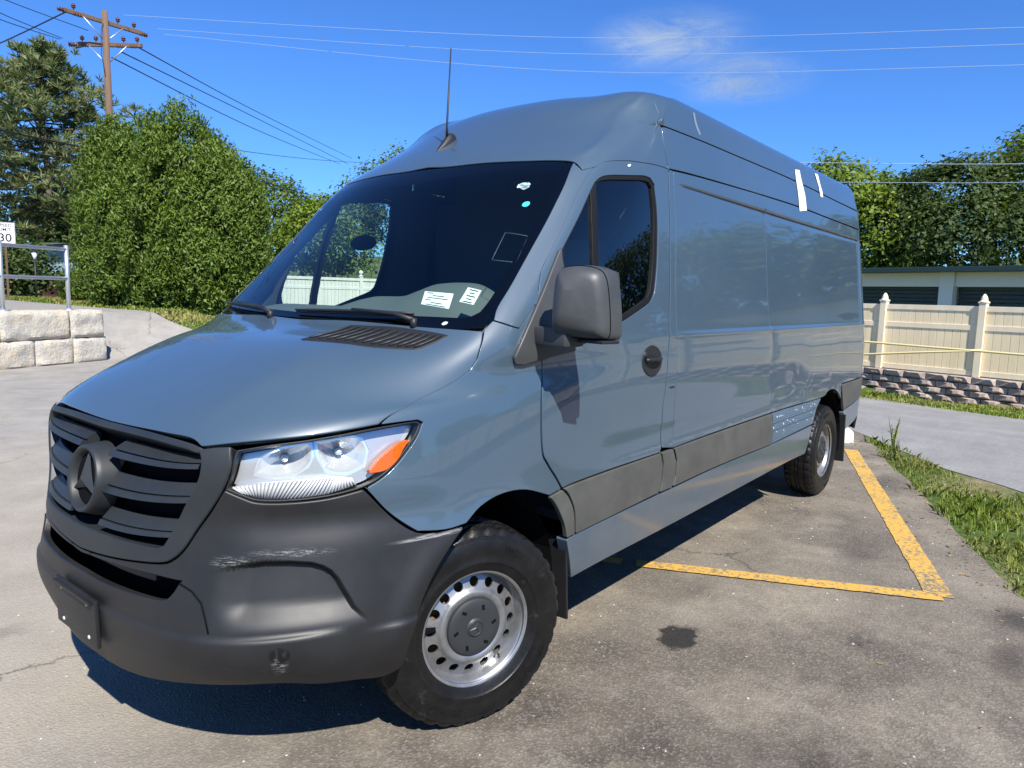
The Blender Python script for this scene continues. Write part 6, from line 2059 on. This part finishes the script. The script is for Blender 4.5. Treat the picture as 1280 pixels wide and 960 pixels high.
wire([(-9.85, -23.29, 10.4), (-16.96, -10.76, 9.33), (-19.39, .72, 8.08), (-21, 9, 7.4)], .0055, M['wire_pale'], "topmost of the three thin wires crossing the sky above the van", WR)
wire([(-11.02, -23.42, 10.33), (-16.93, -10.72, 8.85), (-19.36, .76, 7.69), (-21, 9, 7.1)], .0055, M['wire_pale'], "middle one of the three thin wires crossing the sky above the van", WR)
wire([(-11.14, -23.23, 10.15), (-16.89, -10.67, 8.34), (-19.32, .8, 7.21), (-21, 9, 6.7)], .0055, M['wire_pale'], "lowest of the three thin wires crossing the sky above the van", WR)
WB_ = "dark wires running away behind the arborvitae"
wire([(-10.08, -22.79, 9.34), (-24.74, -38.98, 12.44), (-48.26, -58.49, 15.12)], .022, M['wire_dark'], "upper dark wire sloping from the pole's lower crossarm down to the van's roof", WB_)
wire([(-9.71, -23.24, 9.19), (-24.71, -38.94, 12.03), (-47.96, -58.76, 14.54)], .022, M['wire_dark'], "middle dark wire sloping from the pole's lower crossarm down to the van's roof", WB_)
wire([(-9.5, -23.47, 9.0), (-24.65, -38.87, 11.32), (-47.45, -59.41, 14.52)], .022, M['wire_dark'], "lowest dark wire sloping from the pole's lower crossarm down to the van's roof", WB_)
WL = "wires leaving the pole to the left"
wire([(-8.23, -23.66, 10.08), (-8.02, -28.81, 10.03), (-7.9, -34., 10.2)], .022, M['wire_dark'], "dark wire dropping left from the end of the upper crossarm", WL)
wire([(-8.54, -24.8, 9.59), (-5.4, -20.44, 8.54), (-3.5, -17.8, 8.1)], .012, M['wire_dark'], "thin wire from the lower crossarm's left end, upper of a close pair", WL)
wire([(-9.08, -24.17, 9.87), (-5.91, -21.56, 9.26), (-3.8, -19.8, 9.0)], .012, M['wire_dark'], "thin wire passing in front of the pole towards the top left corner", WL)
wire([(-8.49, -24.86, 9.56), (-5.39, -20.42, 8.37), (-3.5, -17.8, 7.85)], .012, M['wire_dark'], "thin wire from the lower crossarm's left end, lower of a close pair", WL)
wire([(-9.15, -23.42, 5.95), (-8.1, -23.01, 5.91), (-5.54, -21.34, 5.73), (-3.2, -19.8, 5.7)], .030, M['wire_dark'], "thick cable crossing in front of the pine, upper of two", WL)
wire([(-9.12, -23.40, 5.52), (-8.11, -22.91, 5.46), (-5.5, -21.3, 5.25), (-3.2, -19.8, 5.2)], .024, M['wire_dark'], "thick cable crossing in front of the pine, lower of two", WL)
WF = "wires between the evergreens and the van's pillar"
wire([(-14., -29.5, 8.0), (-20.8, -35.2, 9.12), (-36.58, -48.33, 12.22), (-60, -66, 17)], .018, M['wire_dark'], "thin wire in the blue gap right of the evergreen clump, upper", WF)
wire([(-14., -28.6, 7.1), (-21.22, -34.36, 7.61), (-36.14, -48.31, 9.27), (-60, -68, 12)], .022, M['wire_dark'], "thin wire in the blue gap right of the evergreen clump, lower", WF)
WG = "pale wires in front of the trees on the right"
wire([(-28.6, -17., 8.2), (-29.54, -7.4, 7.3), (-30.29, .2, 6.69), (-30.8, 7, 6.4)], .012, M['wire_pale'], "pale wire across the tops of the trees on the right", WG)
wire([(-32., -12., 7.2), (-31.31, -5., 6.56), (-30.24, .26, 6.04), (-29.6, 5, 5.9)], .012, M['wire_pale'], "pale wire halfway up the trees on the right", WG)

# ------------------------------------------------------------------ speed limit sign
simple("sign_white", (.78, .78, .76), .4); simple("sign_black", (.01, .01, .01), .5); simple("brown_post", (.10, .06, .035), .8)
sp = Vector((-7.59, -28.03, 1.2))
to_cam = Vector((1.932-sp.x, 2.578-sp.y, 0)).normalized()
sgn = empty("speed_limit_sign", sp, math.atan2(to_cam.y, to_cam.x)+math.pi/2, label="white speed limit 30 sign on a brown post by the road", cat="sign")
MB().box((0, .03, .9), (.07, .05, 2.6)).build("post", M['brown_post'], sgn)
pl_ = MB().box((0, -.01, 2.12), (.61, .012, .76), bev=.003).build("sign_plate", M['sign_white'], sgn)
def text(s, size, loc, mat, par, rot=(math.pi/2, 0, 0)):
    c = bpy.data.curves.new("lettering", 'FONT'); c.body = s; c.size = size; c.align_x = 'CENTER'; c.align_y = 'CENTER'; c.extrude = .002; c.offset = size*.012
    tmp = bpy.data.objects.new("tmp_text", c); COL.objects.link(tmp)
    me = bpy.data.meshes.new_from_object(tmp.evaluated_get(bpy.context.evaluated_depsgraph_get()))
    bpy.data.objects.remove(tmp); bpy.data.curves.remove(c)
    me.materials.clear(); me.materials.append(mat)
    o = bpy.data.objects.new("lettering", me); link(o, par); o.location = loc; o.rotation_euler = rot
    return o
text("SPEED", .155, (0, -.018, 2.39), M['sign_black'], pl_); text("LIMIT", .155, (0, -.018, 2.24), M['sign_black'], pl_); text("30", .40, (0, -.018, 1.95), M['sign_black'], pl_)
mb = MB()
for a, b, c, d in ((0, .365, .58, .012), (0, -.365, .58, .012)):
    mb.box((a, -.0175, 2.12+b), (c, .002, d))
for a in (-.29, .29):
    mb.box((a, -.0175, 2.12), (.012, .002, .73))
mb.build("sign_border", M['sign_black'], pl_, kind='stuff')

# ------------------------------------------------------------------ houses behind the railing
def mat_siding(name, c):
    t = NT(name, Roughness=.6)
    t.set('Base_Color', t.mix(t.noise(t.pos(), 3., 4), c, tuple(q*.85 for q in c)))
    return t.m
M['siding_blue'] = mat_siding("pale_blue_siding", (.42, .60, .68)); M['red_brown'] = mat_siding("dark_red_board", (.11, .030, .024))
M['roof_grey'] = mat_siding("grey_shingle", (.20, .20, .20)); M['green_metal'] = mat_siding("green_metal_roof", (.03, .16, .07)); M['siding_white'] = mat_siding("white_siding", (.66, .68, .68))
M['window_dark'] = simple("dark_window_pane", (.02, .025, .03), .08)
def house(loc, rz, w, d, h0, h1, roof_h, wallm, lowm, roofm, label, wins):
    root = empty("house", loc, rz, label=label, cat="house")
    MB().box((0, 0, h0/2-.3), (w-.3, d-.3, h0+.6)).build("base_wall", lowm, root)
    mb = MB()
    n = int((h1-h0)/.16)
    for k in range(n):
        z = h0+k*(h1-h0)/n
        mb.box((0, 0, z+(h1-h0)/n/2), (w, d, (h1-h0)/n+.004), taper=None)
        mb.box((0, 0, z+.012), (w+.02, d+.02, .02))
    mb.build("siding", wallm, root, kind='stuff')
    mb = MB()
    o = .4
    V = [(-w/2-o, -d/2-o, h1), (w/2+o, -d/2-o, h1), (w/2+o, d/2+o, h1), (-w/2-o, d/2+o, h1), (-w/2-o, 0, h1+roof_h), (w/2+o, 0, h1+roof_h)]
    pydata("roof", V, [(0, 1, 5, 4), (3, 4, 5, 2), (0, 4, 3), (1, 2, 5), (0, 3, 2, 1)], roofm, root)
    for x, z in wins:
        fr = MB().box((x, -d/2-.02, z), (.95, .08, 1.15), bev=.01).build("window", M['siding_white'], root)
        MB().box((x, -d/2-.055, z), (.78, .03, .98)).build("pane", M['window_dark'], fr)
    return root
def face(x, y):
    return math.atan2(2.578-y, 1.932-x)+math.pi/2
house((-13.4, -36.6, .75), face(-12.6, -35)+.35, 2.3, 5.0, 1.35, 2.65, .1, M['siding_blue'], M['red_brown'], M['roof_grey'], "pale blue house with dark red lower wall behind the railing post", [])
house((-9.6, -52., 1.2), face(-9.6, -52), 9., 6., .6, 3.4, 2.3, M['siding_white'], M['siding_white'], M['green_metal'], "white house with green metal roof behind the speed sign", [(-2.6, 2.2), (0, 2.2), (2.6, 2.2)])
t = NT("brick_red", Roughness=.9)
br = t.new("ShaderNodeTexBrick", {'Vector': t.mapv(t.pos(), rot=(math.pi/2, 0, 0)), 'Color1': (.22, .06, .035), 'Color2': (.28, .09, .05), 'Mortar': (.25, .21, .18), 'Scale': 6.})
t.set('Base_Color', br.outputs[0]); M['brick_red'] = t.m
bp_ = empty("brick_pillar", (-8.0, -20.55, .95), face(-8, -20.5), label="short red brick pillar at the foot of the arborvitae clump", cat="pillar")
MB().box((0, 0, .28), (.26, .26, .62), bev=.01).build("shaft", M['brick_red'], bp_)
MB().box((0, 0, .61), (.31, .31, .05), bev=.01).build("cap", M['concrete'], bp_)
lp = empty("lamp_post", (-9.4, -30.7, 1.0), label="dark lamp post with a white lantern under the pine", cat="lamp post")
MB().tube([(0, 0, -.2), (0, 0, 1.55)], .035, 8).build("post", M['black'], lp)
MB().lathe([(.02, 1.52), (.05, 1.55), (.13, 1.82), (.0, 1.83)], Matrix(), 8).build("lantern", M['siding_white'], lp)
MB().lathe([(.16, 1.82), (.02, 1.95), (0, 1.97)], Matrix(), 8).build("lantern_cap", M['black'], lp)
# ------------------------------------------------------------------ one thin wisp of cloud, high and far
t = NT("thin_cloud")
P = t.coord('Object')
Pc = t.mapv(P, (1, 1, 1))
n = t.noise(t.mapv(P, (1/260., 1/80., 1/80.)), 1., 8, .66, dist=.8)
m = t.math('MAXIMUM', t.blob(P, (-110, 0, 0), (340, 130, 400), .9), t.blob(P, (130, -130, 0), (280, 110, 400), .9))
m = t.math('MULTIPLY', m, t.ramp(n, [(.30, 0.), (.66, 1.)]))
tr = t.new("ShaderNodeBsdfTransparent"); df = t.new("ShaderNodeBsdfTranslucent", {'Color': (.9, .9, .9)}); d2 = t.new("ShaderNodeBsdfDiffuse", {'Color': (.95, .95, .95)})
ad = t.new("ShaderNodeMixShader", {0: .6, 1: d2.outputs[0], 2: df.outputs[0]})
mx = t.new("ShaderNodeMixShader", {0: m, 1: tr.outputs[0], 2: ad.outputs[0]})
t.link(mx.outputs[0], t.n["Material Output"].inputs[0])
gc = np.linspace(-1, 1, 13)
V = [(x*420, y*260, 12*math.sin(x*4)*math.cos(y*3)) for y in gc for x in gc]
F = [(j*13+i, j*13+i+1, (j+1)*13+i+1, (j+1)*13+i) for j in range(12) for i in range(12)]
cl = pydata("cloud", V, F, t.m, smooth=True, kind='stuff')
cl.location = (-2420, -1110, 880)
vdir = Vector((-2420, -1110, 880)).normalized()
cl.rotation_euler = (frame(-vdir)).to_euler()
